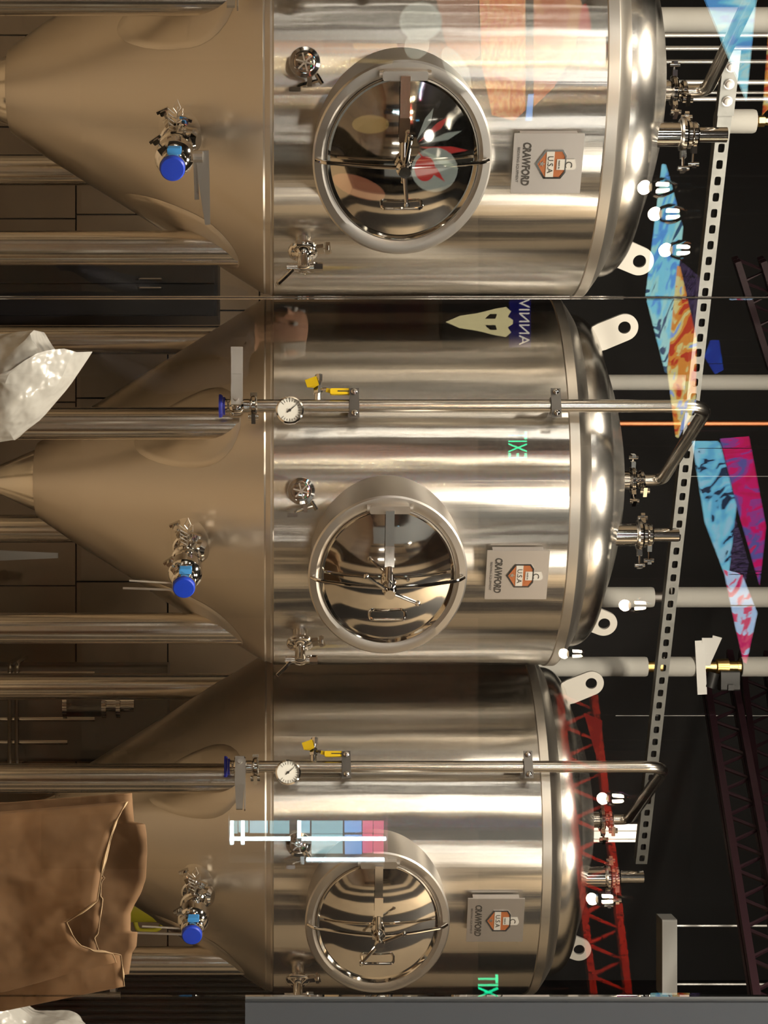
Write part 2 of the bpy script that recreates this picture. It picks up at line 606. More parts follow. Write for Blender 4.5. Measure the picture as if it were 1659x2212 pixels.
def fermenter(x, y, rot, label, knob_ang, pipe_lever, rack_lever, knob_drop):
    t = empty('fermenter', (x, y, 0), label, 'tank', 'conical fermenters behind the glass')
    t.rotation_euler = (0, 0, R(rot))
    Z = Matrix.Translation((0, 0, E))
    # shell
    mb = MB()
    mb.lathe([(0.594, -0.002), (0.600, 0.002), (0.600, 0.30), (0.600, 0.60), (0.600, 0.872)], Z, 160, cap=False)
    mb.build('shell', 'steel_shell', t)
    mb = MB()
    mb.lathe([(0.600, 0.872), (0.604, 0.875), (0.604, 0.903), (0.600, 0.908), (0.572, 0.928), (0.543, 0.946), (0.541, 0.944)], Z, 160, cap=False)
    mb.build('rim_band', 'steel_band', t, angle=20)
    # torispherical top
    prof = [(0.541, 0.940), (0.541, 0.958)]
    for k in range(1, 9):
        a = R(10 * k)
        prof.append((0.455 + 0.086 * math.cos(a), 0.958 + 0.070 * math.sin(a)))
    for k in range(1, 12):
        r_ = 0.47 * (1 - k / 11.5)
        prof.append((r_, 1.128 - r_ * r_ / 2.12))
    mb = MB()
    mb.lathe(prof, Z, 160)
    mb.build('top_dome', 'steel_dome', t, angle=50)
    # cone with knuckle and rounded lower edge
    mb = MB()
    prof = [(0.05, CONE_H0 + 0.012), (0.105, CONE_H0 + 0.002), (0.120, CONE_H0), (CONE_R0 + 0.004, CONE_H0 + 0.016)]
    for k in range(1, 10):
        h = CONE_H0 + 0.03 + (CONE_H1 - 0.045 - CONE_H0) * k / 9
        prof.append((cone_r(h), h))
    prof += [(0.588, -0.022), (0.594, -0.008), (0.594, 0.0)]
    mb.lathe(prof, Z, 160)
    mb.build('cone', 'steel_cone', t, angle=14)
    mb = MB()
    mb.lathe([(0.10, -0.765), (0.098, -0.78), (0.045, -0.90), (0.03, -0.905), (0.03, -1.0), (0.046, -1.0), (0.046, -1.02), (0.03, -1.02), (0.03, -1.06)], Z, 48)
    mb.build('cone_outlet', 'steel_tube', t)
    # legs
    for az in (-19, 71, 161, 251):
        U = upright(az, 0.50, 0)
        mb = MB()
        mb.lathe([(0.060, -E + 0.0), (0.060, -E + 0.012), (0.049, -E + 0.013), (0.049, cone_h(0.545))], U, 40)
        lg = mb.build('leg', 'steel_tube', t)
        # curved reinforcing pad on the cone
        vs, fs = [], []
        n1, n2 = 28, 12
        hc = cone_h(0.47)
        for i in range(n1):
            th = 2 * math.pi * i / n1
            for k in range(n2 + 1):
                q = k / n2
                da = 15.5 * q * math.cos(th)
                dh = (0.125 if math.sin(th) > 0 else 0.21) * q * math.sin(th)
                h = hc + dh
                off = 0.005 if k < n2 else 0.0005
                rr = cone_r(h) + off
                a = R(az + da)
                vs.append((rr * math.sin(a), -rr * math.cos(a), E + h - off * 0.5))
        for i in range(n1):
            i2 = (i + 1) % n1
            for k in range(n2):
                fs.append((i * (n2 + 1) + k, i * (n2 + 1) + k + 1, i2 * (n2 + 1) + k + 1, i2 * (n2 + 1) + k))
        mb = MB()
        mb.add(vs, fs)
        mb.build('leg_pad', 'steel_cone', lg)
    # lifting lugs
    for az in (-70, 111):
        U = upright(az, 0.0, 0)       # x tangential, y inward, z up
        poly = []
        # outline in (radial outward, up)
        base = [(0.515, 1.005), (0.430, 1.035)]
        c = Vector((0.512, 1.112))
        d = (c - Vector((0.478, 1.02))).normalized()
        ang0 = math.degrees(math.atan2(d.y, d.x))
        arc = [(c.x + 0.044 * math.cos(R(ang0 + 90 - q * 15)), c.y + 0.044 * math.sin(R(ang0 + 90 - q * 15))) for q in range(13)]
        outer = [base[1]] + arc + [base[0]]
        # plate with a round hole: fan strips between the outline and the hole
        n = 48
        hole = [(c.x + 0.020 * math.cos(2 * math.pi * i / n), c.y + 0.020 * math.sin(2 * math.pi * i / n)) for i in range(n)]
        out2 = []
        for hx, hy in hole:
            dx, dy = hx - c.x, hy - c.y
            best = None
            for i in range(len(outer)):
                (x1, y1), (x2, y2) = outer[i], outer[(i + 1) % len(outer)]
                ex, ey = x2 - x1, y2 - y1
                den = dx * ey - dy * ex
                if abs(den) < 1e-12:
                    continue
                s = ((x1 - c.x) * ey - (y1 - c.y) * ex) / den
                u = ((x1 - c.x) * dy - (y1 - c.y) * dx) / den
                if s > 0 and -1e-6 <= u <= 1 + 1e-6 and (best is None or s < best):
                    best = s
            best = best or 1.5
            out2.append((c.x + dx * best, c.y + dy * best))
        a = R(az)
        nn = Vector((math.sin(a), -math.cos(a), 0))
        tt = Vector((math.cos(a), math.sin(a), 0))
        Ml = Matrix(((nn.x, 0, tt.x, 0), (nn.y, 0, tt.y, 0), (0, 1, 0, E), (0, 0, 0, 1)))
        mb = MB()
        mb.ring_prism(out2, hole, -0.005, 0.005, Ml)
        mb.build('lifting_lug', 'lug_white', t, smooth=False)

    # manway ----------------------------------------------------------
    MA, MH = 24.5, 0.334
    Mw = radial(MA, 0.70, MH)
    ax, ay = 0.2525, 0.2275
    mb = MB()
    mb.lathe([(1.0, -0.32), (1.0, -0.012), (1.02, -0.006), (1.02, 0.002), (1.0, 0.006), (0.92, 0.008), (0.872, 0.004), (0.862, -0.006), (0.86, -0.03)], Mw, 96, ax, ay, cap=False)
    mw = mb.build('manway', 'steel_satin', t, angle=25)
    mb = MB()
    prof = [(0.866, -0.02), (0.866, 0.006), (0.850, 0.012), (0.835, 0.007), (0.82, 0.002)]
    for k in range(1, 13):
        q = 1 - k / 12.5
        prof.append((0.81 * q, 0.002 + 0.036 * (1 - q * q)))
    mb.lathe(prof, Mw, 96, ax, ay)
    mb.build('manway_door', 'steel_door', mw, angle=40)
    mb = MB()
    mb.box((-0.222, 0, 0.014), (0.024, 0.115, 0.026), Mw, 0.006)
    mb.tube([(-0.224, -0.066, 0.016), (-0.224, 0.066, 0.016)], 0.010, Mw, 12)
    mb.build('hinge', 'steel_satin', mw)
    mb = MB()
    mb.bar((-0.222, 0, 0.030), (-0.120, 0, 0.052), 0.025, 0.010, (0, 0, 1), Mw)
    mb.bar((-0.122, 0, 0.052), (-0.060, 0, 0.060), 0.027, 0.014, (0, 0, 1), Mw)
    mb.tube([(-0.062, 0, 0.060), (0.010, 0, 0.068)], 0.010, Mw, 14)
    mb.build('hinge_arm', 'steel_polished', mw)
    mb = MB()
    for sgn in (-1, 1):
        mb.tube(rounded([(0.0, sgn * 0.012, 0.078), (0.0, sgn * 0.10, 0.064), (0.0, sgn * 0.205, 0.030), (0.0, sgn * 0.222, 0.010)], 0.03), 0.0055, Mw, 10)
    mb.build('clamp_rod', 'steel_polished', mw)
    mb = MB()
    mb.lathe([(0.020, 0.038), (0.022, 0.045), (0.016, 0.060), (0.021, 0.070), (0.021, 0.090), (0.014, 0.096), (0.014, 0.108 + knob_drop), (0.017, 0.112 + knob_drop), (0.015, 0.124 + knob_drop)], Mw, 20)
    hub = mb.build('clamp_hub', 'steel_polished', mw)
    mb = MB()
    for da in knob_ang:
        a = R(da)
        c, s = math.cos(a), math.sin(a)
        mb.tube([(0, 0, 0.104 + knob_drop), (c * 0.085, s * 0.085, 0.112 + knob_drop)], 0.006, Mw, 10, radii=[0.0065, 0.0052])
        mb.lathe([(0.004, -0.007), (0.0075, -0.004), (0.0075, 0.004), (0.004, 0.007)], Mw @ Matrix.Translation((c * 0.087, s * 0.087, 0.112 + knob_drop)), 12)
    mb.build('clamp_handle', 'steel_polished', mw)
    mb = MB()
    mb.tube(rounded([(0.105, -0.052, 0.022), (0.118, -0.052, 0.050), (0.118, 0.052, 0.050), (0.105, 0.052, 0.022)], 0.014), 0.0045, Mw, 10)
    mb.build('door_handle', 'steel_polished', mw)

    # name plate ---------------------------------------------------------
    Mp = radial(27.5, 0.628, 0.722)
    mb = MB()
    mb.box((0, 0, 0), (0.164, 0.184, 0.005), Mp, 0.001)
    mb.box((-0.078, 0, -0.012), (0.004, 0.15, 0.028), Mp)
    mb.box((0.078, 0, -0.022), (0.004, 0.15, 0.04), Mp)
    pl = mb.build('name_plate', 'steel_plate', t, smooth=False)
    S = 0.00122

    def q(px, py):
        return ((py - 338.5) * S, (px - 1184) * S)
    shield = [q(1157, 339), q(1178, 307), q(1216, 307), q(1224, 320), q(1224, 358), q(1214, 372), q(1177, 372)]
    cx = sum(p[0] for p in shield) / 7
    cy = sum(p[1] for p in shield) / 7
    mb = MB()
    mb.ring_prism(shield, [(cx + (a - cx) * 0.88, cy + (b - cy) * 0.88) for a, b in shield], 0.0020, 0.0045, Mp)
    mb.build('emblem_border', 'steel_polished', pl, smooth=False)
    mb = MB()
    mb.prism([(cx + (a - cx) * 0.89, cy + (b - cy) * 0.89) for a, b in shield], 0.0022, 0.0032, Mp)
    mb.build('emblem_field', 'enamel_orange', pl, smooth=False)
    mb = MB()
    mb.prism([q(1181, 309), q(1181, 370), q(1198, 370), q(1198, 309)], 0.0030, 0.0042, Mp)
    mb.prism([q(1204, 328), q(1204, 352), q(1242, 352), q(1247, 345), q(1242, 328)], 0.0030, 0.0044, Mp)
    mb.build('emblem_band', 'lug_white', pl, smooth=False)
    T0 = lambda px, py, dz: Mp @ Matrix.Translation((q(px, py)[0], q(px, py)[1], dz))
    text_part('U.S.A', 'lettering', 'ink_dark', 0.021, pl, T0(1189.5, 340, 0.0046), 0.0004, 1.0)
    text_part('MADE IN', 'lettering', 'ink_dark', 0.0058, pl, T0(1209, 340, 0.0048), 0.0003, 1.0)
    text_part('C', 'lettering', 'ink_dark', 0.027, pl, T0(1229, 340, 0.0048), 0.0003, 1.0)
    text_part('CRAWFORD', 'lettering', 'ink_dark', 0.029, pl, T0(1137, 339, 0.0030), 0.0004, 1.0, sx=0.72, shear=0.1, bold=0.035)
    text_part('BREWING EQUIPMENT', 'lettering', 'steel_dark', 0.0095, pl, T0(1120, 341, 0.0030), 0.0003, 1.0)
    mb = MB()
    st = []
    for k in range(10):
        rr = 0.008 if k % 2 == 0 else 0.0035
        st.append((rr * math.sin(2 * math.pi * k / 10), rr * math.cos(2 * math.pi * k / 10)))
    mb.prism(st, 0.003, 0.0042, Mp @ Matrix.Translation((0, q(1172, 0)[1], 0)))
    mb.build('emblem_star', 'steel_satin', pl, smooth=False)

    # capped port on the shell ---------------------------------------------
    Mc = radial(3.8, 0.60, 0.082)
    mb = MB()
    mb.lathe([(0.026, -0.02), (0.026, 0.030), (0.033, 0.034), (0.033, 0.045), (0.024, 0.047), (0.0, 0.046)], Mc, 28, cap=False)
    pt = mb.build('capped_port', 'steel_polished', t)
    mb = MB()
    mb.lathe([(0.030, 0.028), (0.039, 0.031), (0.041, 0.038), (0.039, 0.046), (0.030, 0.048), (0.029, 0.046)], Mc, 32, cap=False)
    mb.box((0.050, 0.012, 0.038), (0.024, 0.012, 0.02), Mc)
    mb.tube([(0.046, 0.034, 0.038), (0.058, -0.012, 0.044), (0.064, -0.020, 0.046)], 0.005, Mc, 8)
    mb.box((0.070, -0.026, 0.048), (0.012, 0.03, 0.012), Mc @ Matrix.Rotation(R(0), 4, 'Z'), 0.003)
    mb.tube([(0.03, 0.03, 0.038), (0.055, 0.045, 0.04)], 0.006, Mc, 8)
    mb.build('port_clamp', 'steel_polished', pt)
    mb = MB()
    for k in range(3):
        mb.box((0, 0, 0.0475), (0.048, 0.004, 0.003), Mc @ Matrix.Rotation(R(60 * k + 15), 4, 'Z'))
    mb.build('port_star', 'steel_satin', pt, smooth=False)

    # sample valve -----------------------------------------------------------
    Ms = radial(52, 0.60, 0.082)
    mb = MB()
    mb.lathe([(0.022, -0.02), (0.022, 0.026), (0.034, 0.030), (0.034, 0.050), (0.022, 0.054), (0.016, 0.060), (0.016, 0.095), (0.019, 0.096), (0.019, 0.108), (0.010, 0.112)], Ms, 24)
    mb.tube([(0, 0.045, 0.100), (0, -0.045, 0.100)], 0.011, Ms, 14)
    mb.lathe([(0.014, -0.012), (0.014, 0.012)], Ms @ Matrix.Translation((0, 0.040, 0.100)) @ Matrix.Rotation(R(90), 4, 'X'), 6)
    sv = mb.build('sample_valve', 'steel_polished', t)
    mb = MB()
    clamp_ring(mb, Ms, 0.040, 0.036, 100, 0.03)
    mb.build('valve_clamp', 'steel_polished', sv)
    mb = MB()
    mb.tube(rounded([(0, -0.03, 0.108), (0.004, -0.045, 0.125), (0.01, -0.070, 0.150)], 0.02), 0.006, Ms, 10, )
    mb.build('valve_lever', 'steel_polished', sv)

    # racking arm on the cone -----------------------------------------------
    RH = -0.258
    rc = cone_r(RH)
    Mr = radial(25.0, 0, RH)
    mb = MB()
    # round weld pad lying on the cone
    slope = math.atan2(CONE_R1 - CONE_R0, CONE_H1 - CONE_H0)
    Mpad = radial(25.0, rc - 0.001, RH + 0.005) @ Matrix.Rotation(slope, 4, 'X')
    vs, fs = [], []
    npd = 40
    for k in range(6):
        for i in range(npd):
            rr = 0.075 * k / 5
            th = 2 * math.pi * i / npd
            px_, py_ = rr * math.cos(th), rr * math.sin(th)
            h = RH + 0.005 + py_ * math.cos(slope)
            Rc = cone_r(h) + (0.004 if k < 5 else -0.001)
            a = R(25.0) + px_ / cone_r(RH)
            vs.append((Rc * math.sin(a), -Rc * math.cos(a), E + h))
    for k in range(5):
        for i in range(npd):
            j = (i + 1) % npd
            fs.append((k * npd + i, k * npd + j, (k + 1) * npd + j, (k + 1) * npd + i))
    mb.add(vs, fs)
    mb.build('weld_pad', 'steel_cone', t)
    mb = MB()
    mb.lathe([(0.026, rc - 0.05), (0.026, rc + 0.045), (0.038, rc + 0.048), (0.038, rc + 0.060), (0.028, rc + 0.064), (0.028, rc + 0.120),
              (0.038, rc + 0.125), (0.038, rc + 0.137), (0.030, rc + 0.142), (0.030, rc + 0.170), (0.040, rc + 0.178), (0.050, rc + 0.190), (0.050, rc + 0.232), (0.040, rc + 0.244),
              (0.028, rc + 0.250), (0.028, rc + 0.296), (0.034, rc + 0.300), (0.034, rc + 0.310)], Mr, 32)
    mb.lathe([(0.030, 0.0), (0.034, 0.012), (0.034, 0.030), (0.022, 0.042)], Mr @ Matrix.Translation((-0.01, 0.02, rc + 0.09)) @ Matrix.Rotation(R(-70), 4, 'X'), 20)
    ra = mb.build('racking_valve', 'steel_polished', t)
    mb = MB()
    clamp_ring(mb, Mr, rc + 0.054, 0.041, 205, 0.040)
    mb.build('valve_clamp', 'steel_polished', ra)
    mb = MB()
    clamp_ring(mb, Mr, rc + 0.131, 0.041, 160, 0.036)
    mb.build('valve_clamp', 'steel_polished', ra)
    mb = MB()
    clamp_ring(mb, Mr, rc + 0.270, 0.032, 215, 0.040)
    mb.build('valve_clamp', 'steel_polished', ra)
    mb = MB()
    mb.lathe([(0.0318, rc + 0.306), (0.0325, rc + 0.309), (0.0325, rc + 0.319), (0.029, rc + 0.323), (0.010, rc + 0.3235)], Mr, 36)
    cp = mb.build('valve_cap', 'cap_blue', ra)
    cp['label'] = 'round blue plastic end cap'
    mb = MB()
    mb.box((-0.036, 0.004, rc + 0.275), (0.016, 0.036, 0.022), Mr, 0.003)
    tb = mb.build('gasket_tab', 'tab_light_blue', ra, smooth=False)
    mb = MB()
    zb = rc + 0.211
    if rack_lever == 'out':
        mb.tube([(0, 0.04, zb), (0, 0.074, zb)], 0.015, Mr, 12)
        mb.bar((-0.016, 0.072, zb), (0.060, 0.076, zb), 0.036, 0.006, (0, 0, 1), Mr, 0.030)
        mb.bar((0.060, 0.076, zb), (0.185, 0.084, zb), 0.030, 0.005, (0, 0, 1), Mr, 0.014)
        mb.bar((-0.005, 0.054, zb - 0.012), (0.120, 0.056, zb - 0.012), 0.012, 0.004, (0, 0, 1), Mr)
    else:
        mb.tube([(0.04, 0, zb), (0.068, 0, zb)], 0.015, Mr, 12)
        mb.bar((0.064, 0.018, zb), (0.056, -0.185, zb), 0.030, 0.006, (1, 0, 0.5), Mr, 0.022)
        mb.bar((0.040, 0.0, zb + 0.004), (0.026, -0.165, zb + 0.01), 0.018, 0.005, (1, 0, 0.5), Mr)
    mb.build('valve_lever', 'steel_satin', ra, smooth=False)
    # wire wheat ear beside the port
    mb = MB()
    zz = rc + 0.105
    bx = -0.045
    mb.tube([(bx + 0.02, 0.0, zz), (bx - 0.055, 0.006, zz - 0.01)], 0.0016, Mr, 6)
    for k in range(4):
        x0 = bx - 0.012 * k + 0.010
        for s in (-1, 1):
            mb.tube([(x0, 0.001 * k, zz), (x0 - 0.010, s * 0.018, zz), (x0 - 0.028, s * 0.020, zz), (x0 - 0.014, s * 0.003, zz)], 0.0014, Mr, 6)
    mb.tube([(bx - 0.040, 0.004, zz), (bx - 0.055, 0.014, zz), (bx - 0.078, 0.006, zz), (bx - 0.055, -0.006, zz), (bx - 0.040, 0.004, zz)], 0.0014, Mr, 6)
    mb.build('wire_wheat_ear', 'steel_satin', ra)

    # blow-off pipe ----------------------------------------------------------
    PA, PR = -18.0, 0.665
    Up = upright(PA, PR, 0)
    a = R(PA)
    foot = Vector((PR * math.sin(a), -PR * math.cos(a), 0))
    top = 1.268
    path = [(0, 0, E + 1.19), (0, 0, E + top), (foot.x, foot.y, E + top + 0.004), (foot.x, foot.y, E - 0.135)]
    mb = MB()
    mb.tube(rounded(path, 0.075, 9), 0.0195, None, 24)
    bp = mb.build('blow_off_pipe', 'steel_tube', t, angle=60)
    mb = MB()
    mb.lathe([(0.0265, -0.146), (0.0265, -0.140)], Up, 24)
    mb.lathe([(0.0345, -0.158), (0.0345, -0.152), (0.030, -0.147)], Up, 28)
    mb.build('end_cap', 'gasket_blue', bp)
    mb = MB()
    mb.lathe([(0.026, -0.148), (0.026, -0.140), (0.021, -0.134), (0.021, -0.128), (0.031, -0.125), (0.034, -0.118), (0.034, -0.096), (0.031, -0.090), (0.021, -0.086), (0.021, -0.070)], Up, 28)
    Mv = radial(PA, PR, -0.107)
    mb.tube([(0, 0, 0.03), (0, 0, 0.052)], 0.015, Mv, 14)
    bv = mb.build('butterfly_valve', 'steel_polished', bp)
    mb = MB()
    sg = -1 if pipe_lever == 'left' else 1
    mb.bar((-sg * 0.018, 0, 0.056), (sg * 0.075, 0, 0.060), 0.030, 0.008, (0, 0, 1), Mv)
    mb.bar((sg * 0.075, 0, 0.060), (sg * 0.158, 0, 0.066), 0.030, 0.010, (0, 0, 1), Mv, 0.032 if sg < 0 else 0.020)
    mb.bar((-sg * 0.010, 0.017, 0.050), (sg * 0.158, 0.017, 0.058), 0.004, 0.022, (0, 0, 1), Mv)
    mb.lathe([(0.008, 0.058), (0.008, 0.068)], Mv, 10)
    mb.build('valve_lever', 'steel_satin', bp, smooth=False)
    mb = MB()
    Uh = upright(PA, PR, -0.057)
    clamp_ring(mb, Uh, 0, 0.027, -40, 0.040)
    mb.box((-0.034, 0, 0), (0.012, 0.014, 0.020), Uh)
    mb.build('pipe_clamp', 'steel_polished', bp)
    # pressure gauge
    Mg = radial(PA, PR, 0.048)
    mb = MB()
    mb.tube([(0.0, 0, 0.0), (0.018, -0.0, 0.03)], 0.008, Mg, 10)
    Mg2 = Mg @ Matrix.Translation((0.033, 0, 0.040)) @ Matrix.Rotation(R(8), 4, 'Y')
    mb.lathe([(0.032, -0.014), (0.037, -0.010), (0.0375, 0.012), (0.0405, 0.015), (0.0405, 0.021), (0.036, 0.024), (0.034, 0.019)], Mg2, 36, cap=False)
    mb.lathe([(0.0, -0.014), (0.032, -0.014)], Mg2, 36, cap=False)
    gg = mb.build('pressure_gauge', 'steel_polished', bp)
    mb = MB()
    mb.lathe([(0.035, 0.014), (0.035, 0.018), (0.002, 0.018)], Mg2, 36)
    for k in range(19):
        a2 = R(-45 + 270 * k / 18)
        pass
    mb.build('gauge_dial', 'dial_white', bp)
    mb = MB()
    for k in range(19):
        M2 = Mg2 @ Matrix.Rotation(R(-45 + 15 * k), 4, 'Z')
        mb.box((0.029, 0, 0.0185), (0.006 if k % 3 else 0.009, 0.0011, 0.0008), M2)
    M2 = Mg2 @ Matrix.Rotation(R(130), 4, 'Z')
    mb.bar((-0.010, 0, 0.0195), (0.026, 0, 0.0195), 0.0036, 0.001, (0, 0, 1), M2, 0.001)
    mb.lathe([(0.004, 0.018), (0.004, 0.021)], Mg2, 12)
    mb.build('gauge_needle', 'ink_dark', bp, smooth=False)
    # ball valve with yellow lever and tag
    Mb = radial(PA, PR, 0.131)
    mb = MB()
    mb.tube([(-0.012, 0, 0), (-0.045, 0, 0.004)], 0.011, Mb, 14)
    mb.lathe([(0.014, -0.012), (0.014, 0.012)], Mb @ Matrix.Translation((-0.048, 0, 0.004)) @ Matrix.Rotation(R(90), 4, 'Y'), 6)
    mb.tube([(-0.050, 0, 0.004), (-0.078, 0.003, 0.008)], 0.008, Mb, 12)
    mb.lathe([(0.012, -0.011), (0.012, 0.011)], Mb @ Matrix.Translation((-0.083, 0.004, 0.008)) @ Matrix.Rotation(R(90), 4, 'Y'), 8)
    mb.tube([(-0.048, 0, 0.004), (-0.046, 0.026, 0.016)], 0.006, Mb, 10)
    mb.build('ball_valve', 'steel_polished', bp)
    mb = MB()
    mb.bar((-0.043, 0.024, 0.018), (-0.038, 0.040, 0.020), 0.012, 0.004, (0, 0, 1), Mb)
    mb.box((-0.0365, 0.076, 0.021), (0.018, 0.082, 0.010), Mb, 0.004)
    yl = mb.build('valve_lever', 'vinyl_yellow', bp, smooth=False)
    yl['label'] = 'yellow sleeved ball valve lever'
    mb = MB()
    mb.box((-0.0365, 0.074, 0.0265), (0.003, 0.034, 0.0012), Mb)
    mb.build('lever_print', 'ink_dark', bp, smooth=False)
    mb = MB()
    Mt = Mb @ Matrix.Translation((-0.064, -0.014, 0.020)) @ Matrix.Rotation(R(24), 4, 'Z') @ Matrix.Rotation(R(12), 4, 'X')
    vs = [(-0.020, -0.018, 0), (0.004, -0.021, 0.001), (0.015, -0.004, 0.003), (0.013, 0.013, 0), (-0.016, 0.017, -0.002)]
    mb.add([(p[0], p[1], p[2] + dz) for dz in (-0.0006, 0.0006) for p in vs],
           [(4, 3, 2, 1, 0), (5, 6, 7, 8, 9)] + [(i, (i + 1) % 5, 5 + (i + 1) % 5, 5 + i) for i in range(5)], Mt)
    yt = mb.build('warning_tag', 'vinyl_yellow', bp, smooth=False)
    yt['label'] = 'small yellow paper tag'
    # wall brackets of the pipe
    for hb in (0.236, 0.823):
        Mk = radial(PA, 0.60, hb)
        mb = MB()
        mb.box((0, 0, 0.040), (0.018, 0.030, 0.092), Mk)
        mb.lathe([(0.026, -0.014), (0.026, 0.014)], Up @ Matrix.Translation((0, 0, hb)), 24)
        mb.box((0, 0, 0.090), (0.090, 0.028, 0.006), Mk)
        br = mb.build('pipe_bracket', 'steel_dark', t, angle=30)
        for s in (-1, 1):
            mb = MB()
            mb.lathe([(0.009, 0.092), (0.009, 0.099), (0.005, 0.1015)], Mk @ Matrix.Translation((s * 0.033, 0, 0)), 12)
            mb.build('bracket_bolt', 'steel_polished', br)
    # fittings on the dome ------------------------------------------------------
    Un = upright(0, 0, 0)
    mb = MB()
    mb.lathe([(0.030, 1.10), (0.030, 1.160), (0.034, 1.166), (0.034, 1.178), (0.024, 1.182), (0.024, 1.200)], Un, 28)
    nz = mb.build('dome_nozzle', 'steel_polished', t)
    mb = MB()
    clamp_ring(mb, Un, 1.170, 0.040, -30, 0.040)
    clamp_ring(mb, Un, 1.200, 0.027, -60, 0.045)
    clamp_ring(mb, Un, 1.172, 0.040, 190, 0.035)
    mb.build('nozzle_clamp', 'steel_polished', nz)
    Uf = upright(30, 0.35, 0)
    mb = MB()
    mb.lathe([(0.0345, 1.04), (0.0345, 1.122), (0.041, 1.127), (0.041, 1.142), (0.030, 1.146), (0.021, 1.150), (0.021, 1.255), (0.0185, 1.255), (0.0185, 1.20)], Uf, 28, cap=False)
    rv = mb.build('relief_valve', 'steel_polished', t)
    mb = MB()
    clamp_ring(mb, Uf, 1.134, 0.044, -35, 0.05)
    clamp_ring(mb, Uf, 1.166, 0.030, -20, 0.05)
    clamp_ring(mb, Uf, 1.150, 0.034, 120, 0.025)
    mb.build('relief_clamp', 'steel_polished', rv)
    return t


T1 = (-1.232, 5.42)
T2 = (-0.104, 6.04)
T3 = (1.095, 6.60)
fermenter(*T1, 2.5, 'nearest stainless conical fermenter, cut off by the frame, beside the pale plastic bag', (5, 172), 'right', 'out', 0.0)
fermenter(*T2, 0.0, 'middle stainless conical fermenter between the two others, its valve lever turned outward', (68, 232), 'left', 'down', 0.0)
fermenter(*T3, -6.0, 'farthest stainless conical fermenter, standing behind the torn brown paper sack', (118, 320), 'right', 'down', 0.02)

# ---------------------------------------------------------------- overhead pipework in the brewery
row = (Vector((T3[0], T3[1], 0)) - Vector((T1[0], T1[1], 0))).normalized()
back = Vector((-row.y, row.x, 0))


def on_row(py, off):
    """point of the line parallel to the tanks, off metres behind it, seen in column py"""
    k = (py - HY) / F
    p0 = Vector((T1[0], T1[1], 0)) + back * off
    s = (k * p0.y - p0.x) / (row.x - k * row.y)
    return p0 + row * s


# perforated strut channel
OFF = 0.22
A, B = on_row(118, OFF), on_row(1866, OFF)
zS = E + (1478 - HX) * on_row(1037, OFF).y / F
L = (B - A).length
st = empty('strut_channel', (A.x, A.y, zS), 'long perforated galvanised strut channel running over all three tanks', 'strut')
st.rotation_euler = (0, 0, math.atan2(row.y, row.x))
N = int(L / 0.052)
pitch = L / N
mb = MB()
W2, SL, SWd = 0.0215, 0.028, 0.0098
for i in range(N):
    x0, x1 = i * pitch, (i + 1) * pitch
    xm = (x0 + x1) / 2
    outer = [(x1, 0), (x1, W2), (xm, W2), (x0, W2), (x0, 0), (x0, -W2), (xm, -W2), (x1, -W2)]
    if i < 4:
        # solid part under the splice plate
        mb.box((xm, 0, 0), (pitch, 0.002, 2 * W2))
        continue
    hh = []
    for k in range(16):
        th = 2 * math.pi * k / 16
        cx_, cy_ = math.cos(th), math.sin(th)
        hh.append((xm + max(-SL / 2 , min(SL / 2, cx_ * SL * 0.62)), max(-SWd, min(SWd, cy_ * SWd * 1.25))))
    oo = []
    for k in range(16):
        th = 2 * math.pi * k / 16
        cx_, cy_ = math.cos(th), math.sin(th)
        s = 1 / max(abs(cx_), abs(cy_))
        oo.append((xm + cx_ * s * pitch / 2, cy_ * s * W2))
    Mx = Matrix(((1, 0, 0, 0), (0, 0, 1, 0), (0, 1, 0, 0), (0, 0, 0, 1)))
    mb.ring_prism(oo, hh, -0.0012, 0.0012, Mx)
for s in (-1, 1):
    mb.box((L / 2, 0.0205, s * (W2 - 0.001)), (L, 0.041, 0.0024))
    mb.box((L / 2, 0.040, s * (W2 - 0.005)), (L, 0.0024, 0.010))
mb.build('channel', 'galvanised', st, smooth=False)
mb = MB()
mb.box((0.085, -0.005, 0), (0.20, 0.007, 0.050))
sp = mb.build('splice_plate', 'galvanised', st, smooth=False)
for k in range(3):
    mb = MB()
    mb.lathe([(0.016, 0), (0.016, 0.004), (0.012, 0.004), (0.0115, 0.013), (0.006, 0.014)],
             Matrix.Translation((0.035 + 0.052 * k, -0.008, 0)) @ Matrix.Rotation(R(90), 4, 'X'), 14)
    mb.build('bolt', 'steel_satin', sp)


def vpipe(name, py, z, x0, x1, r, material, label, cat, gaps=(), core='steel_tube', group=None):
    """vertical pipe seen in column py at distance z from frame row x0 to x1, with bare gaps"""
    p = at(x0, py, z)
    z0, z1 = p.z, E + (x1 - HX) * z / F
    t = empty(name, (p.x, p.y, z0), label, cat, group)
    mb = MB()
    mb.lathe([(r * 0.55, 0), (r * 0.55, z1 - z0)], None, 20)
    mb.build('pipe_core', core, t)
    cuts = [x0] + [g for gp in gaps for g in gp] + [x1]
    for a_, b_ in zip(cuts[::2], cuts[1::2]):
        h0, h1 = E + (a_ - HX) * z / F - z0, E + (b_ - HX) * z / F - z0
        mb = MB()
        mb.lathe([(r * 0.5, h0 + 0.001), (r * 0.94, h0 + 0.001), (r, h0 + 0.008), (r, h1 - 0.008), (r * 0.94, h1 - 0.001), (r * 0.5, h1 - 0.001)], None, 32)
        mb.build('insulation_sleeve', material, t)
    return t


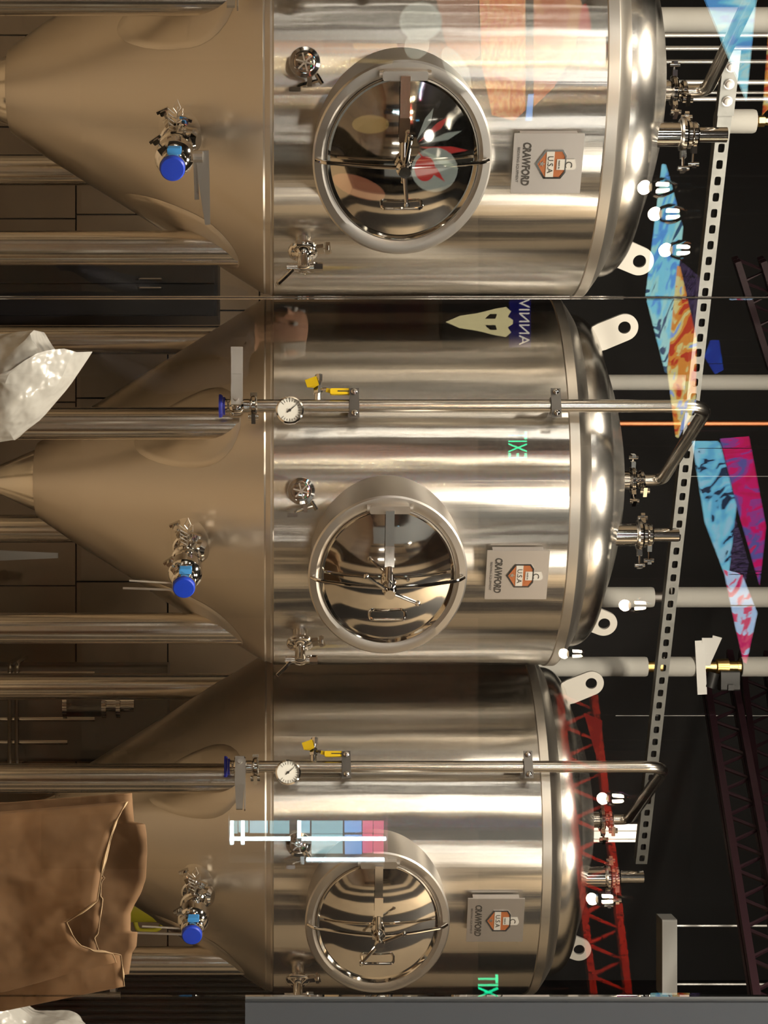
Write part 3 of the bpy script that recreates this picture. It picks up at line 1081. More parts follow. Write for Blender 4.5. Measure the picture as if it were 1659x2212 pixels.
TOPX = 2350
vpipe('insulated_pipe', 43, 6.10, 1180, TOPX, 0.041, 'insulation_white', 'thick white insulated pipe rising behind the nearest tank', 'pipe', group='insulated glycol pipes')
vpipe('insulated_pipe', 262, 5.92, 1545, 1632, 0.038, 'insulation_white', 'short white insulated pipe length ending in a brass fitting', 'pipe', group='insulated glycol pipes')
vpipe('insulated_pipe', 826, 6.95, 1180, TOPX, 0.029, 'insulation_white', 'slim white insulated pipe crossing the strut near the copper line', 'pipe', group='insulated glycol pipes')
vpipe('insulated_pipe', 1290, 6.9, 1150, TOPX, 0.038, 'insulation_white', 'white insulated pipe rising behind the relief tube of the middle tank', 'pipe', [(1412, 1446)], 'steel_dark', group='insulated glycol pipes')
p4 = vpipe('insulated_pipe', 1440, 6.9, 1150, TOPX, 0.037, 'insulation_white', 'white insulated pipe broken by a black brass-ended valve', 'pipe', [(1398, 1432), (1508, 1600)], 'brass', group='insulated glycol pipes')
# valve body on that pipe
U4 = Matrix.Translation((0, 0, (1555 - 1150) * 6.9 / F))
mb = MB()
mb.lathe([(0.014, -0.080), (0.022, -0.072), (0.022, -0.055), (0.014, -0.050), (0.014, -0.02), (0.028, -0.012), (0.030, 0.03), (0.014, 0.035), (0.014, 0.06), (0.022, 0.064), (0.022, 0.078)], U4, 16)
mb.build('valve_body', 'brass', p4)
mb = MB()
mb.box((0.05, -0.01, 0.03), (0.075, 0.06, 0.07), U4, 0.008)
mb.tube([(0.02, -0.03, -0.03), (0.075, -0.03, -0.045)], 0.022, U4, 16)
mb.box((0.074, -0.045, 0.03), (0.02, 0.005, 0.02), U4)
mb.build('actuator', 'black_plastic', p4)
mb = MB()
mb.bar((-0.11, -0.045, -0.055), (-0.005, -0.02, -0.055), 0.045, 0.004, (0, 1, 0), U4, 0.03)
mb.bar((-0.115, -0.045, -0.02), (-0.005, -0.02, -0.05), 0.035, 0.004, (0, 1, 0), U4, 0.012)
mb.bar((-0.10, -0.04, -0.085), (0.10, -0.04, -0.075), 0.035, 0.004, (0, 1, 0), U4)
mb.build('bracket', 'white_paint', p4, smooth=False)
# brass fitting at the end of the short insulated pipe
pb = at(1632, 262, 5.92)
t = empty('brass_fitting', pb, 'small hexagonal brass fitting on the end of the short insulated pipe', 'fitting')
mb = MB()
mb.lathe([(0.012, 0.001), (0.012, 0.006), (0.018, 0.008), (0.018, 0.028), (0.013, 0.030), (0.013, 0.045)], None, 6)
mb.build('nut', 'brass', t, smooth=False)
mb = MB()
mb.tube([(0, 0, 0.04), (0, 0, 1.2)], 0.011, None, 12)
mb.build('tube', 'steel_dark', t)
# thin conduits
for i, (py, z, x0, x1, r) in enumerate(((76, 6.7, 1350, TOPX, 0.0085), (104, 6.7, 1350, TOPX, 0.0085), (133, 6.8, 1350, TOPX, 0.008), (178, 6.7, 1350, TOPX, 0.009),
                                        (200, 6.9, 1350, TOPX, 0.006), (214, 6.7, 1350, TOPX, 0.008))):
    p = at(x0, py, z)
    mb = MB()
    zz = E + (x1 - HX) * z / F
    mb.tube([(0, 0, 0), (0, 0, zz - p.z)], r, None, 12)
    o = mb.build('conduit', 'conduit_white', None)
    o.location = p
    tag(o, ['outermost', 'second', 'third', 'fourth', 'thinnest', 'innermost'][i] + ' white metal conduit of the bundle above the nearest tank', 'conduit', 'conduits above the nearest tank')
p = at(1180, 915, 7.1)
mb = MB()
mb.tube([(0, 0, 0), (0, 0, 2.2)], 0.0125, None, 16)
o = mb.build('copper_pipe', 'copper', None)
o.location = p
tag(o, 'bare copper pipe rising straight behind the middle tank', 'pipe')
# grey post with two faces behind the farthest tank's top
p = at(1150, 1797, 7.5)
p.z = 0.0
mb = MB()
hgt = E + (1382 - HX) * 7.5 / F
mb.box((0, 0, hgt / 2), (0.072, 0.05, hgt))
mb.box((-0.004, -0.030, hgt / 2), (0.008, 0.012, hgt))
mb.box((0.030, -0.030, hgt / 2), (0.010, 0.012, hgt))
o = mb.build('steel_post', 'steel_satin', None, smooth=False)
o.location = p
tag(o, 'grey steel post standing up behind the farthest tank', 'post')
# hanging wires
for py, x0, z in ((1029, 1478, 7.6), (1546, 1330, 7.8)):
    p = at(x0, py, z)
    mb = MB()
    mb.tube([(0, 0, 0), (0, 0, CZ - p.z)], 0.0016, None, 6)
    o = mb.build('hanging_wire', 'conduit_white', None)
    o.location = p
    tag(o, 'thin pale wire hanging from the ceiling behind the %s tank' % ('middle' if py < 1200 else 'farthest'), 'wire')

# white sheet metal box hung from the ceiling beyond the farthest tank
a_, b_ = at(1424, 1980, 7.6), at(1456, 2146, 7.6)
t = empty('hanging_box', ((a_.x + b_.x) / 2, 7.6, a_.z), 'white sheet metal box hung below the ceiling near the grey wall', 'box')
mb = MB()
mb.box((0, 0, (b_.z - a_.z) / 2), (b_.x - a_.x, 0.12, b_.z - a_.z), None, 0.006)
mb.build('box_shell', 'white_paint', t, smooth=False)
for k in (-1, 1):
    mb = MB()
    mb.tube([(k * 0.12, 0, b_.z - a_.z), (k * 0.12, 0, CZ - a_.z)], 0.005, None, 6)
    mb.build('hanger_rod', 'conduit_white', t)

# ceiling joists: open web, dark red paint
def joist(P0, P1, label, hgt=0.28, mtl='joist_paint', nweb=14, thing='ceiling_joist', cat='joist', th=0.03):
    P0, P1 = Vector(P0), Vector(P1)
    t = empty(thing, P0, label, cat)
    d = P1 - P0
    up = Vector((0, 0, hgt))
    for nm, off in (('top_chord', up), ('bottom_chord', Vector((0, 0, 0)))):
        for s in (-1, 1):
            mb = MB()
            side = d.normalized().cross(Vector((0, 0, 1))) * 0.022 * s
            mb.bar(off + side, d + off + side, th, th * 0.8)
            mb.build(nm, mtl, t, smooth=False)
    for k in range(nweb):
        a_ = d * (k / nweb)
        b_ = d * ((k + 0.5) / nweb)
        c_ = d * ((k + 1) / nweb)
        mb = MB()
        mb.tube([a_, b_ + up, c_], 0.008 if th < 0.04 else 0.014, None, 6)
        mb.build('web_bar', mtl, t)
    return t


joist(at(1515, 1420, 7.4), at(1640, 2215, 5.6), 'dark red open-web ceiling joist slanting down to the grey wall', 0.11)
joist(at(1600, 1420, 8.2), at(1700, 2260, 6.3), 'dark red open-web ceiling joist in the upper corner beyond the strut', 0.11)
joist(at(1590, 560, 7.2), at(1665, 800, 7.4), 'dark open-web ceiling joist above the copper pipe', 0.10, nweb=5)

# ---------------------------------------------------------------- things on the brewery floor
def pallet(x, y, sx, sy, label, h=0.13):
    t = empty('pallet', (x, y, 0), label, 'pallet')
    for k in range(3):
        mb = MB()
        mb.box((0, (k - 1) * (sy / 2 - 0.05), 0.045), (sx, 0.09, 0.09))
        mb.build('stringer', 'timber', t, smooth=False)
    for k in range(5):
        mb = MB()
        mb.box(((k - 2) * (sx / 2 - 0.05) / 2, 0, 0.11), (0.095, sy, 0.02))
        mb.build('deck_board', 'timber', t, smooth=False)
    return t


def crumple(p, s, amp, seed=0.0):
    return noise.noise_vector(Vector((p[0] * s + seed, p[1] * s, p[2] * s))) * amp


# brown paper sack with a torn open top
ZP = 4.6
ps = at(0, 1965, ZP)
pallet(ps.x, ZP + 0.05, 0.62, 0.48, 'low wooden pallet under the brown paper sack')
SB = 0.121
sk = empty('paper_sack', (ps.x, ZP + 0.05, SB), 'torn open brown paper sack standing in front of the farthest tank', 'sack')
LOWX = HX + (SB - E) * F / ZP


def lerp_tab(tab, u):
    for (a0, b0), (a1, b1) in zip(tab, tab[1:]):
        if u <= a1:
            return b0 + (b1 - b0) * max(0.0, min(1.0, (u - a0) / max(1e-6, a1 - a0)))
    return tab[-1][1]


def crease(p, s_, seed):
    return 1 - 2 * abs(noise.noise(Vector((p[0] * s_ + seed, p[1] * s_, p[2] * s_ + seed))))


def sack_sheet(name, top, ya, yb, slant, dist, bulge, low=LOWX, nu=130, nv=44, seed=0.0, lift=0.0, lslant=22):
    """sheet of paper between columns ya and yb, torn along top; bulges towards the glass"""
    vs, fs = [], []
    o0 = Vector((ps.x, ZP + 0.05, SB))
    for k in range(nv + 1):
        v = k / nv
        for i in range(nu + 1):
            u = i / nu
            tx = lerp_tab(top, ya + (yb - ya) * u)
            px_ = low + (tx - low) * v
            e_ = 1 - max(0.0, px_) / 270.0
            y0_ = ya + lslant * e_
            py_ = y0_ + (yb + slant * e_ - y0_) * u
            p = at(px_, py_, ZP)
            w_ = math.sin(math.pi * u) ** 0.5
            d = dist + bulge * w_ * (1.0 - 0.35 * v)
            q_ = (p.x, 0, p.z)
            d += 0.026 * crease(q_, 2.9, seed) * w_ + 0.006 * crease(q_, 9.0, seed + 3) * w_
            d -= lift * max(0, v - 0.8) / 0.2
            vs.append(Vector((p.x, ZP + 0.05 - d, p.z)) - o0)
    for k in range(nv):
        for i in range(nu):
            a_ = k * (nu + 1) + i
            fs.append((a_, a_ + 1, a_ + nu + 2, a_ + nu + 1))
    mb = MB()
    mb.add(vs, fs)
    o = mb.build(name, 'paper_brown', sk, angle=24)
    md = o.modifiers.new('thickness', 'SOLIDIFY')
    md.thickness = 0.003
    return [Vector(v) for v in vs[nv * (nu + 1):]], o


bt = [(1734, 275), (1800, 279), (1806, 304), (1830, 307), (1870, 308), (1930, 305), (1960, 295), (1985, 280), (2002, 272), (2045, 271), (2048, 287), (2080, 284), (2092, 275), (2135, 268)]
it = [(1734, 275), (1750, 264), (1770, 254), (1800, 243), (1835, 233), (1870, 226), (1882, 222), (1888, 228), (1896, 221), (1925, 219), (1932, 224), (1960, 220), (1990, 216), (2003, 214), (2010, 206), (2040, 215), (2060, 262), (2135, 268)]
ot = [(1734, 273), (1770, 252), (1800, 241), (1835, 231), (1870, 224), (1925, 216), (1942, 185), (1957, 150), (1972, 157), (1985, 163), (2000, 172), (2012, 181), (2022, 197), (2030, 206), (2038, 230), (2047, 246), (2060, 250), (2075, 252)]
sack_sheet('back_wall', bt, 1734, 2135, 55, -0.10, -0.05, seed=4.0)
rimf, of = sack_sheet('inner_ply', it, 1734, 2135, 55, 0.030, 0.030, seed=1.0)
rimg, og = sack_sheet('outer_ply', ot, 1734, 2075, 72, 0.045, 0.075, seed=7.0)
for nm, rm in (('torn_edge', rimf), ('torn_edge', rimg)):
    mb = MB()
    mb.tube(rm, 0.003, None, 5, radii=[0.0006 + 0.0045 * max(0, noise.noise(p * 28 + Vector((3, 1, 2)))) for p in rm])
    mb.build(nm, 'paper_torn', sk)
mb = MB()
mb.box((0.01, 0.0, 0.012), (0.46, 0.20, 0.02), None, 0.02)
mb.build('sack_bottom', 'paper_brown', sk)


def plastic_bag(name, outline, z, depth, label, zbase, seed):
    """crumpled film bag whose outline in the frame is given, standing on zbase"""
    pts = [at(px, py, z) for px, py in outline]
    cx = sum(p.x for p in pts) / len(pts)
    t = empty(name, (cx, z, zbase), label, 'bag')
    # ring of outline points, shrunk towards the middle on both faces
    vs, fs = [], []
    n = 64
    per = []
    for i in range(n):
        q = i / n * len(pts)
        a_, b_ = pts[int(q) % len(pts)], pts[(int(q) + 1) % len(pts)]
        per.append(a_.lerp(b_, q - int(q)))
    mid = sum(per, Vector()) / n
    rings = 9
    for sgn in (-1, 1):
        for k in range(rings):
            s = 1 - k / rings
            for p in per:
                c = mid.lerp(p, s)
                bulge = sgn * depth * math.sqrt(max(0, 1 - s * s))
                v = Vector((c.x, c.y + bulge, c.z))
                if k:
                    v += crumple(v, 6, 0.035, seed) + crumple(v, 17, 0.014, seed + 4)
                vs.append(v - Vector((cx, z, zbase)))
        base = 0 if sgn < 0 else rings * n
        for k in range(rings - 1):
            for i in range(n):
                j = (i + 1) % n
                fs.append((base + k * n + i, base + k * n + j, base + (k + 1) * n + j, base + (k + 1) * n + i))
        fs.append([base + (rings - 1) * n + i for i in range(n)])
    mb = MB()
    mb.add(vs, fs)
    mb.build('film', 'plastic_film', t, angle=22)
    mb = MB()
    lo = min(v.z for v in vs)
    rim = [Vector(vs[i]) for i in range(n) if vs[i].z > lo + 0.25]
    return t


# grain bins that carry the plastic bags
def bin_(p, top, label):
    t = empty('grain_bin', (p.x, p.y, 0), label, 'bin')
    mb = MB()
    mb.lathe([(0.17, 0), (0.20, top - 0.03), (0.215, top - 0.03), (0.215, top), (0.19, top), (0.18, top - 0.06), (0.0, top - 0.06)], None, 32, cap=False)
    mb.build('tub', 'wall_grey', t)
    for s in (-1, 1):
        mb = MB()
        mb.tube(rounded([(s * 0.20, -0.05, top - 0.10), (s * 0.235, -0.05, top - 0.10), (s * 0.235, 0.05, top - 0.10), (s * 0.20, 0.05, top - 0.10)], 0.02), 0.008, None, 8)
        mb.build('grip', 'black_plastic', t)


bz = 4.5
pb1 = at(0, 830, bz)
bin_(Vector((pb1.x, bz, 0)), 0.40, 'dark tub below the pale plastic bag')
plastic_bag('plastic_bag', [(-330, 700), (-150, 690), (0, 722), (48, 717), (96, 718), (112, 745), (140, 782), (165, 776), (201, 759), (150, 835), (90, 905), (30, 950), (0, 955), (-160, 985), (-330, 960)],
            bz, 0.13, 'crumpled pale plastic bag in front of the gap between the first two tanks', 0.44, 1.0)
bz = 5.12
pb2 = at(0, 2228, bz)
bin_(Vector((pb2.x, bz + 0.0, 0)), 0.36, 'dark tub in the corner below the small plastic bag')
plastic_bag('plastic_bag', [(-250, 2120), (-60, 2130), (20, 2150), (70, 2185), (110, 2195), (150, 2200), (190, 2215), (150, 2270), (40, 2330), (-250, 2340)],
            bz, 0.10, 'small crumpled plastic bag in the corner beside the paper sack', 0.49, 6.0)

# yellow jug, cabinet and steel rack at the back
p = at(250, 1957, 7.9)
t = empty('yellow_jug', (p.x, p.y, 0.80), 'yellow plastic jug on a shelf beneath the farthest tank', 'jug')
mb = MB()
mb.lathe([(0.06, 0), (0.068, 0.01), (0.068, 0.16), (0.05, 0.20), (0.022, 0.22), (0.022, 0.24)], None, 24)
mb.build('jug_body', 'yellow_plastic', t)
mb = MB()
mb.lathe([(0.027, 0.225), (0.027, 0.255), (0.022, 0.258)], None, 16)
mb.build('jug_cap', 'yellow_plastic', t)
mb = MB()
mb.tube(rounded([(0.06, 0, 0.06), (0.105, 0, 0.07), (0.105, 0, 0.16), (0.045, 0, 0.20)], 0.03), 0.010, None, 10)
mb.build('jug_handle', 'yellow_plastic', t)


def rack(x, y, sx, sy, levels, label, mtl='steel_satin'):
    t = empty('shelf_rack', (x, y, 0), label, 'rack')
    for a_ in (-1, 1):
        for b_ in (-1, 1):
            mb = MB()
            mb.lathe([(0.016, 0), (0.016, max(levels) + 0.02)], Matrix.Translation((a_ * sx / 2, b_ * sy / 2, 0)), 12)
            mb.build('post', mtl, t)
    for z in levels:
        mb = MB()
        mb.box((0, 0, z - 0.012), (sx, sy, 0.024))
        mb.build('shelf', mtl, t, smooth=False)
    return t


rack(p.x + 0.02, 7.9, 0.62, 0.40, (0.25, 0.795), 'low steel rack under the yellow jug')
# black cabinet seen between the first two tanks
a_, b_ = at(228, 560, 8.3), at(470, 668, 8.3)
cb = empty('cabinet', ((a_.x + b_.x) / 2, 8.5, 0), 'black cabinet against the tiled wall between the first two tanks', 'cabinet')
mb = MB()
hz = b_.z
mb.box((0, 0, hz / 2), (b_.x - a_.x + 0.06, 0.4, hz))
mb.build('carcass', 'black_plastic', cb, smooth=False)
for s in (-1, 1):
    mb = MB()
    ww = (b_.x - a_.x + 0.06) / 2
    mb.box((s * ww / 2, -0.208, hz / 2), (ww - 0.008, 0.016, hz - 0.03))
    dr = mb.build('cabinet_door', 'black_plastic', cb, smooth=False)
    mb = MB()
    mb.tube(rounded([(s * 0.02, -0.216, hz - 0.35), (s * 0.02, -0.24, hz - 0.35), (s * 0.02, -0.24, hz - 0.25), (s * 0.02, -0.216, hz - 0.25)], 0.01), 0.004, None, 8)
    mb.build('handle', 'steel_satin', dr)
# steel keg washer with clear sight glass between the second and third tank
kx = at(150, 1545, 8.0)
kw = empty('keg_washer', (kx.x, 8.1, 0), 'steel framed washing machine with glass cylinder seen between the two far tanks', 'machine')
for py_, top_ in ((1455, 205), (1487, 145), (1553, 205), (1603, 146)):
    q = at(top_, py_, 7.95)
    mb = MB()
    mb.lathe([(0.011, 0.0), (0.011, q.z)], Matrix.Translation((q.x - kx.x, -0.15, 0)), 10)
    mb.build('upright', 'steel_tube', kw)
zr = at(22, 1500, 7.95).z
for dz in (0.0, 0.03):
    mb = MB()
    mb.tube(rounded([(-0.23, 0.16, zr + dz), (-0.23, -0.17, zr + dz), (0.23, -0.17, zr + dz), (0.23, 0.16, zr + dz)], 0.05), 0.009, None, 8)
    mb.build('tray_rim', 'steel_tube', kw)
mb = MB()
mb.box((0, 0.06, 0.5), (0.42, 0.20, 0.98), None, 0.02)
mb.build('housing', 'steel_dark', kw)
q0, q1 = at(148, 1500, 7.95).z, at(300, 1500, 7.95).z
mb = MB()
mb.lathe([(0.055, 0), (0.055, (q1 - q0) * 0.5), (0.050, (q1 - q0) * 0.5), (0.050, 0.0)], Matrix.Translation((-0.06, -0.20, q0)), 24, cap=False)
mb.build('sight_glass', 'partition_glass', kw)
for z in (q0 - 0.015, q0 + (q1 - q0) * 0.5, q0 + (q1 - q0) * 0.7):
    mb = MB()
    mb.lathe([(0.064, 0), (0.064, 0.018), (0.03, 0.02)], Matrix.Translation((-0.06, -0.20, z)), 24)
    mb.build('sight_collar', 'steel_polished', kw)
mb = MB()
mb.lathe([(0.035, 0), (0.035, (q1 - q0) * 0.45)], Matrix.Translation((-0.06, -0.20, q0 + (q1 - q0) * 0.5)), 20)
mb.build('pump_head', 'steel_polished', kw)
# white folded caution card on the floor edge
p = at(118, 1200, 8.6)
t = empty('caution_sign', (p.x, p.y, 0), 'small white folding floor sign against the tiled wall', 'sign')
for s in (-1, 1):
    mb = MB()
    zt = at(125, 1200, 8.6).z
    mb.add([(-0.03, s * 0.10, 0), (0.03, s * 0.10, 0), (0.012, s * 0.006, zt), (-0.012, s * 0.006, zt),
            (-0.03, s * 0.10 + 0.008, 0), (0.03, s * 0.10 + 0.008, 0), (0.012, s * 0.006 + 0.008, zt), (-0.012, s * 0.006 + 0.008, zt)],
           [(0, 1, 2, 3), (7, 6, 5, 4), (0, 4, 5, 1), (1, 5, 6, 2), (2, 6, 7, 3), (3, 7, 4, 0)])
    mb.build('sign_leaf', 'white_paint', t, smooth=False)

# ---------------------------------------------------------------- the taproom, seen as reflections in the glass
def panel(corners, material, label, th=0.02, cat='light panel', name='light_panel', group='glowing art panels under the taproom ceiling'):
    pts = [mir(*c) for c in corners]
    c0 = sum(pts, Vector()) / len(pts)
    nrm = Vector()
    for i in range(len(pts)):
        nrm += (pts[i] - c0).cross(pts[(i + 1) % len(pts)] - c0)
    nrm.normalize()
    n = len(pts)
    t = empty(name, c0, label, cat, group)
    rel = [p - c0 for p in pts]
    mb = MB()
    mb.add([p + nrm * th / 2 for p in rel] + [p - nrm * th / 2 for p in rel],
           [list(range(n)), list(range(2 * n - 1, n - 1, -1))] + [(i, n + i, n + (i + 1) % n, (i + 1) % n) for i in range(n)])
    mb.build('printed_face', material, t, smooth=False)
    # two hanging cables
    for k in (0, n // 2):
        mb = MB()
        mb.tube([rel[k] * 0.9, Vector((rel[k].x * 0.9, rel[k].y * 0.9, CZ - c0.z))], 0.002, None, 5)
        mb.build('hanging_cable', 'steel_dark', t)
    return t


CY1, CY2, CY3 = (0.16, 0.62, 0.88), (0.30, 0.80, 0.95), (0.10, 0.38, 0.80)
m_cyan = print_mat('print_cyan', [CY3, CY1, CY2, (0.55, 0.9, 0.9), CY1], 3.5, 8.5, (1, 1, 1))
m_sky = print_mat('print_sky', [(0.12, 0.4, 0.9), (0.25, 0.75, 0.95), (0.45, 0.88, 0.85), (0.03, 0.1, 0.2), (0.30, 0.78, 0.95)], 2.4, 8.5, (1, 1, 1))
m_fire = print_mat('print_fire', [(0.7, 0.06, 0.02), (0.95, 0.35, 0.05), (0.95, 0.8, 0.3), (0.35, 0.5, 0.95), (0.5, 0.7, 0.95)], 3.2, 7.6, (1, 1, 1))
m_reef = print_mat('print_reef', [(0.01, 0.03, 0.08), (0.15, 0.55, 0.85), (0.25, 0.75, 0.95), (0.4, 0.75, 0.95), (0.02, 0.08, 0.12)], 4.8, 7.6, (1, 1, 1))
m_pink = print_mat('print_pink', [(0.75, 0.0, 0.12), (0.85, 0.0, 0.18), (0.45, 0.05, 0.35), (0.15, 0.12, 0.45), (0.8, 0.02, 0.15)], 4.0, 6.8, (1, 1, 1))
m_mix = print_mat('print_mix', [(0.5, 0.7, 1.0), (0.6, 0.75, 1.0), (0.85, 0.1, 0.2), (0.7, 0.02, 0.15), (0.55, 0.8, 1.0)], 4.2, 8.5, (1, 1, 1))
m_violet = print_mat('print_violet', [(0.02, 0.01, 0.05), (0.1, 0.05, 0.2), (0.3, 0.2, 0.45), (0.04, 0.02, 0.08), (0.2, 0.12, 0.35)], 9.0, 2.5, (1, 6, 1))
panel([(1512, -30, 8.0), (1612, 215, 9.4), (1636, -30, 8.0)], m_cyan, 'light blue art panel tapering to a point above the nearest tank')
panel([(1664, 30, 8.0), (1648, 245, 9.4), (1690, 200, 9.0)], m_fire, 'orange art panel at the edge beside the light blue one')
panel([(1434, 355, 9.0), (1398, 640, 9.8), (1440, 806, 11.0), (1472, 490, 10.0)], m_sky, 'sky blue art panel hanging left of the string of bulbs')
panel([(1466, 575, 10.0), (1444, 800, 10.6), (1462, 945, 11.2), (1500, 880, 11.2), (1502, 730, 10.6)], m_fire, 'flame coloured art panel behind the sky blue one')
panel([(1464, 560, 11.4), (1500, 745, 12.0), (1512, 600, 11.7)], m_violet, 'dark violet art panel beside the flame coloured one')
panel([(1498, 955, 9.0), (1525, 1130, 9.6), (1570, 1250, 10.2), (1588, 1090, 9.8), (1552, 955, 9.0)], m_reef, 'blue art panel with dark speckles above the copper pipe')
panel([(1556, 950, 10.8), (1596, 1110, 11.3), (1640, 1262, 11.8), (1654, 1135, 11.4), (1618, 945, 10.8)], m_pink, 'crimson art panel with violet scribbles')
panel([(1586, 1110, 12.0), (1575, 1235, 12.3), (1630, 1330, 12.6), (1632, 1265, 12.4)], m_violet, 'narrow dark violet art panel under the crimson one')
panel([(1566, 1232, 10.0), (1590, 1350, 10.5), (1609, 1432, 11.0), (1633, 1322, 10.6), (1600, 1240, 10.2)], m_mix, 'pale blue and red art panel ending in a point')
panel([(1522, 770, 11.0), (1545, 808, 11.0), (1562, 800, 11.0), (1552, 735, 11.0), (1535, 735, 11.0)],
      print_mat('print_deep_blue', [(0.0, 0.06, 0.7), (0.0, 0.12, 0.9), (0.01, 0.2, 0.95)], 2.0, 3.5), 'small deep blue art panel past the strut')


def exit_sign(px, py, z, label):
    p = mir(px, py, z)
    t = empty('exit_sign', p, label, 'sign', 'green exit signs')
    mb = MB()
    mb.box((0, -0.03, 0), (0.22, 0.04, 0.18), None, 0.01)
    mb.build('sign_case', 'frame_black', t, smooth=False)
    M = Matrix.Translation((0, -0.006, 0)) @ Matrix(((-1, 0, 0, 0), (0, 0, 1, 0), (0, 1, 0, 0), (0, 0, 0, 1)))
    o = text_part('EXIT', 'lettering', 'exit_green', 0.19, t, M, 0.004, sx=0.5)
    mb = MB()
    mb.tube([(0, -0.03, 0.10), (0, -0.03, CZ - p.z)], 0.008, None, 8)
    mb.build('stem', 'frame_black', t)
    return t


exit_sign(1116, 962, 13.0, 'green lit exit sign reflected over the middle tank')
exit_sign(1052, 2138, 12.0, 'green lit exit sign reflected beside the farthest tank')

# lit drinks cooler (cyan glow) --------------------------------------------------
zc = 11.5
p0, p1 = mir(495, 1775, zc), mir(836, 1866, zc)
cw, ch = abs(p1.x - p0.x), p1.z - p0.z
t = empty('drinks_cooler', ((p0.x + p1.x) / 2, p0.y - 0.25, 0), 'tall drinks cooler glowing pale cyan, reflected over the farthest tank', 'cooler')
zb = p0.z
mb = MB()
mb.box((0, -0.02, zb / 2), (cw + 0.08, 0.46, zb - 0.01))
mb.box((0, -0.20, zb + ch / 2), (cw + 0.08, 0.10, ch))
for s in (-1, 1):
    mb.box((s * (cw / 2 + 0.02), 0, zb + ch / 2), (0.04, 0.42, ch))
mb.box((0, 0, zb + ch + 0.03), (cw + 0.08, 0.46, 0.05))
mb.build('case', 'frame_black', t, smooth=False)
cools = [((0.30, 0.66, 0.74), 4.0), ((0.36, 0.74, 0.90), 4.5), ((0.16, 0.42, 0.90), 5.0), ((0.85, 0.10, 0.22), 5.0)]
z0 = zb
for i, (fr, ci, cols_) in enumerate(((0.05, 0, (-1,)), (0.07, 0, (-1,)), (0.13, 1, (-1,)), (0.14, 0, (-1,)), (0.07, 1, ()), (0.06, 1, (-1,)), (0.22, 0, (-1, 1)), (0.12, 2, (-1, 1)), (0.07, 3, (-1, 1)), (0.07, 3, (-1, 1)))):
    hh = ch * fr
    for s in cols_:
        mb = MB()
        mb.box((s * cw * 0.25, -0.10 + 0.02 * ((i + s) % 3), z0 + hh / 2), (cw * 0.44, 0.05, hh * 0.92))
        nm = 'glow_%d' % ci
        if nm not in MATS:
            mat(nm, (0.5, 0.5, 0.5), 0.5, emit=cools[ci][1] * 1.7, ecol=cools[ci][0])
        mb.build('lit_shelf', nm, t, smooth=False)
    z0 += hh
mat('tube_white', (1, 1, 1), 0.5, emit=28.0, ecol=(0.70, 0.93, 1.0))
for pts_ in ([(-0.03, 0.0), (-0.03, 0.39)], [(-0.03, 0.46), (-0.03, 1.0)], [(0.47, 0.49), (0.47, 0.99)], [(-0.48, 0.015), (0.1, 0.015)], [(-0.48, 0.085), (0.1, 0.085)], [(-0.48, 0.445), (-0.05, 0.445)]):
    mb = MB()
    mb.tube([(cw * a_, 0.15, zb + ch * b_) for a_, b_ in pts_], 0.0125, None, 8)
    mb.build('lamp_tube', 'tube_white', t)

# large dark mural board; its painted shapes emit in place of lamplight on them -------------------------------------
zm = 11.0
p0, p1 = mir(700, -70, zm), mir(1300, 430, zm)
mw_, mh_ = abs(p1.x - p0.x), p1.z - p0.z
t = empty('glowing_mural', ((p0.x + p1.x) / 2, p0.y, p0.z), 'large mural of glowing orange and cream shapes reflected over the nearest tank', 'mural')
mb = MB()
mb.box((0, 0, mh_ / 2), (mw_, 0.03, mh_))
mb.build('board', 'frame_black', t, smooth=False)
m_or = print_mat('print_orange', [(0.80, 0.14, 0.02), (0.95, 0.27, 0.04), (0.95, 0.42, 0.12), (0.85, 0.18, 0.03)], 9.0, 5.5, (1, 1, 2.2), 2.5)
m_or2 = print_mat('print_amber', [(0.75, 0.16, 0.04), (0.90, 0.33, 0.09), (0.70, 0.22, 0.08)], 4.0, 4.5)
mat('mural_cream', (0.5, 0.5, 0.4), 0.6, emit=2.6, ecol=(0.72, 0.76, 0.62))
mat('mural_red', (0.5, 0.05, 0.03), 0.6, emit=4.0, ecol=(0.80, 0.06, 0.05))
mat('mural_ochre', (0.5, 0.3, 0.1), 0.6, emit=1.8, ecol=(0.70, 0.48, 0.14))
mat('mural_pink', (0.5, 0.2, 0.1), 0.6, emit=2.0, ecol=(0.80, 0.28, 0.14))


def mural_shape(name, pts, mtl, proud):
    vv = []
    for a_, b_ in pts:
        q = mir(a_, b_, zm)
        vv.append((q.x - t.location.x, q.z - t.location.z))
    ar = sum(vv[i - 1][0] * vv[i][1] - vv[i][0] * vv[i - 1][1] for i in range(len(vv)))
    if ar > 0:
        vv = vv[::-1]
    mb = MB()
    mb.prism(vv, 0.015, 0.015 + proud, Matrix(((1, 0, 0, 0), (0, 0, 1, 0), (0, 1, 0, 0), (0, 0, 0, 1))))
    mb.build(name, mtl, t, smooth=False)


def oval(cx, cy, a_, b_, rot=0, n=24):
    c, s_ = math.cos(R(rot)), math.sin(R(rot))
    return [(cx + a_ * math.cos(k) * c - b_ * math.sin(k) * s_, cy + a_ * math.cos(k) * s_ + b_ * math.sin(k) * c) for k in (2 * math.pi * i / n for i in range(n))]


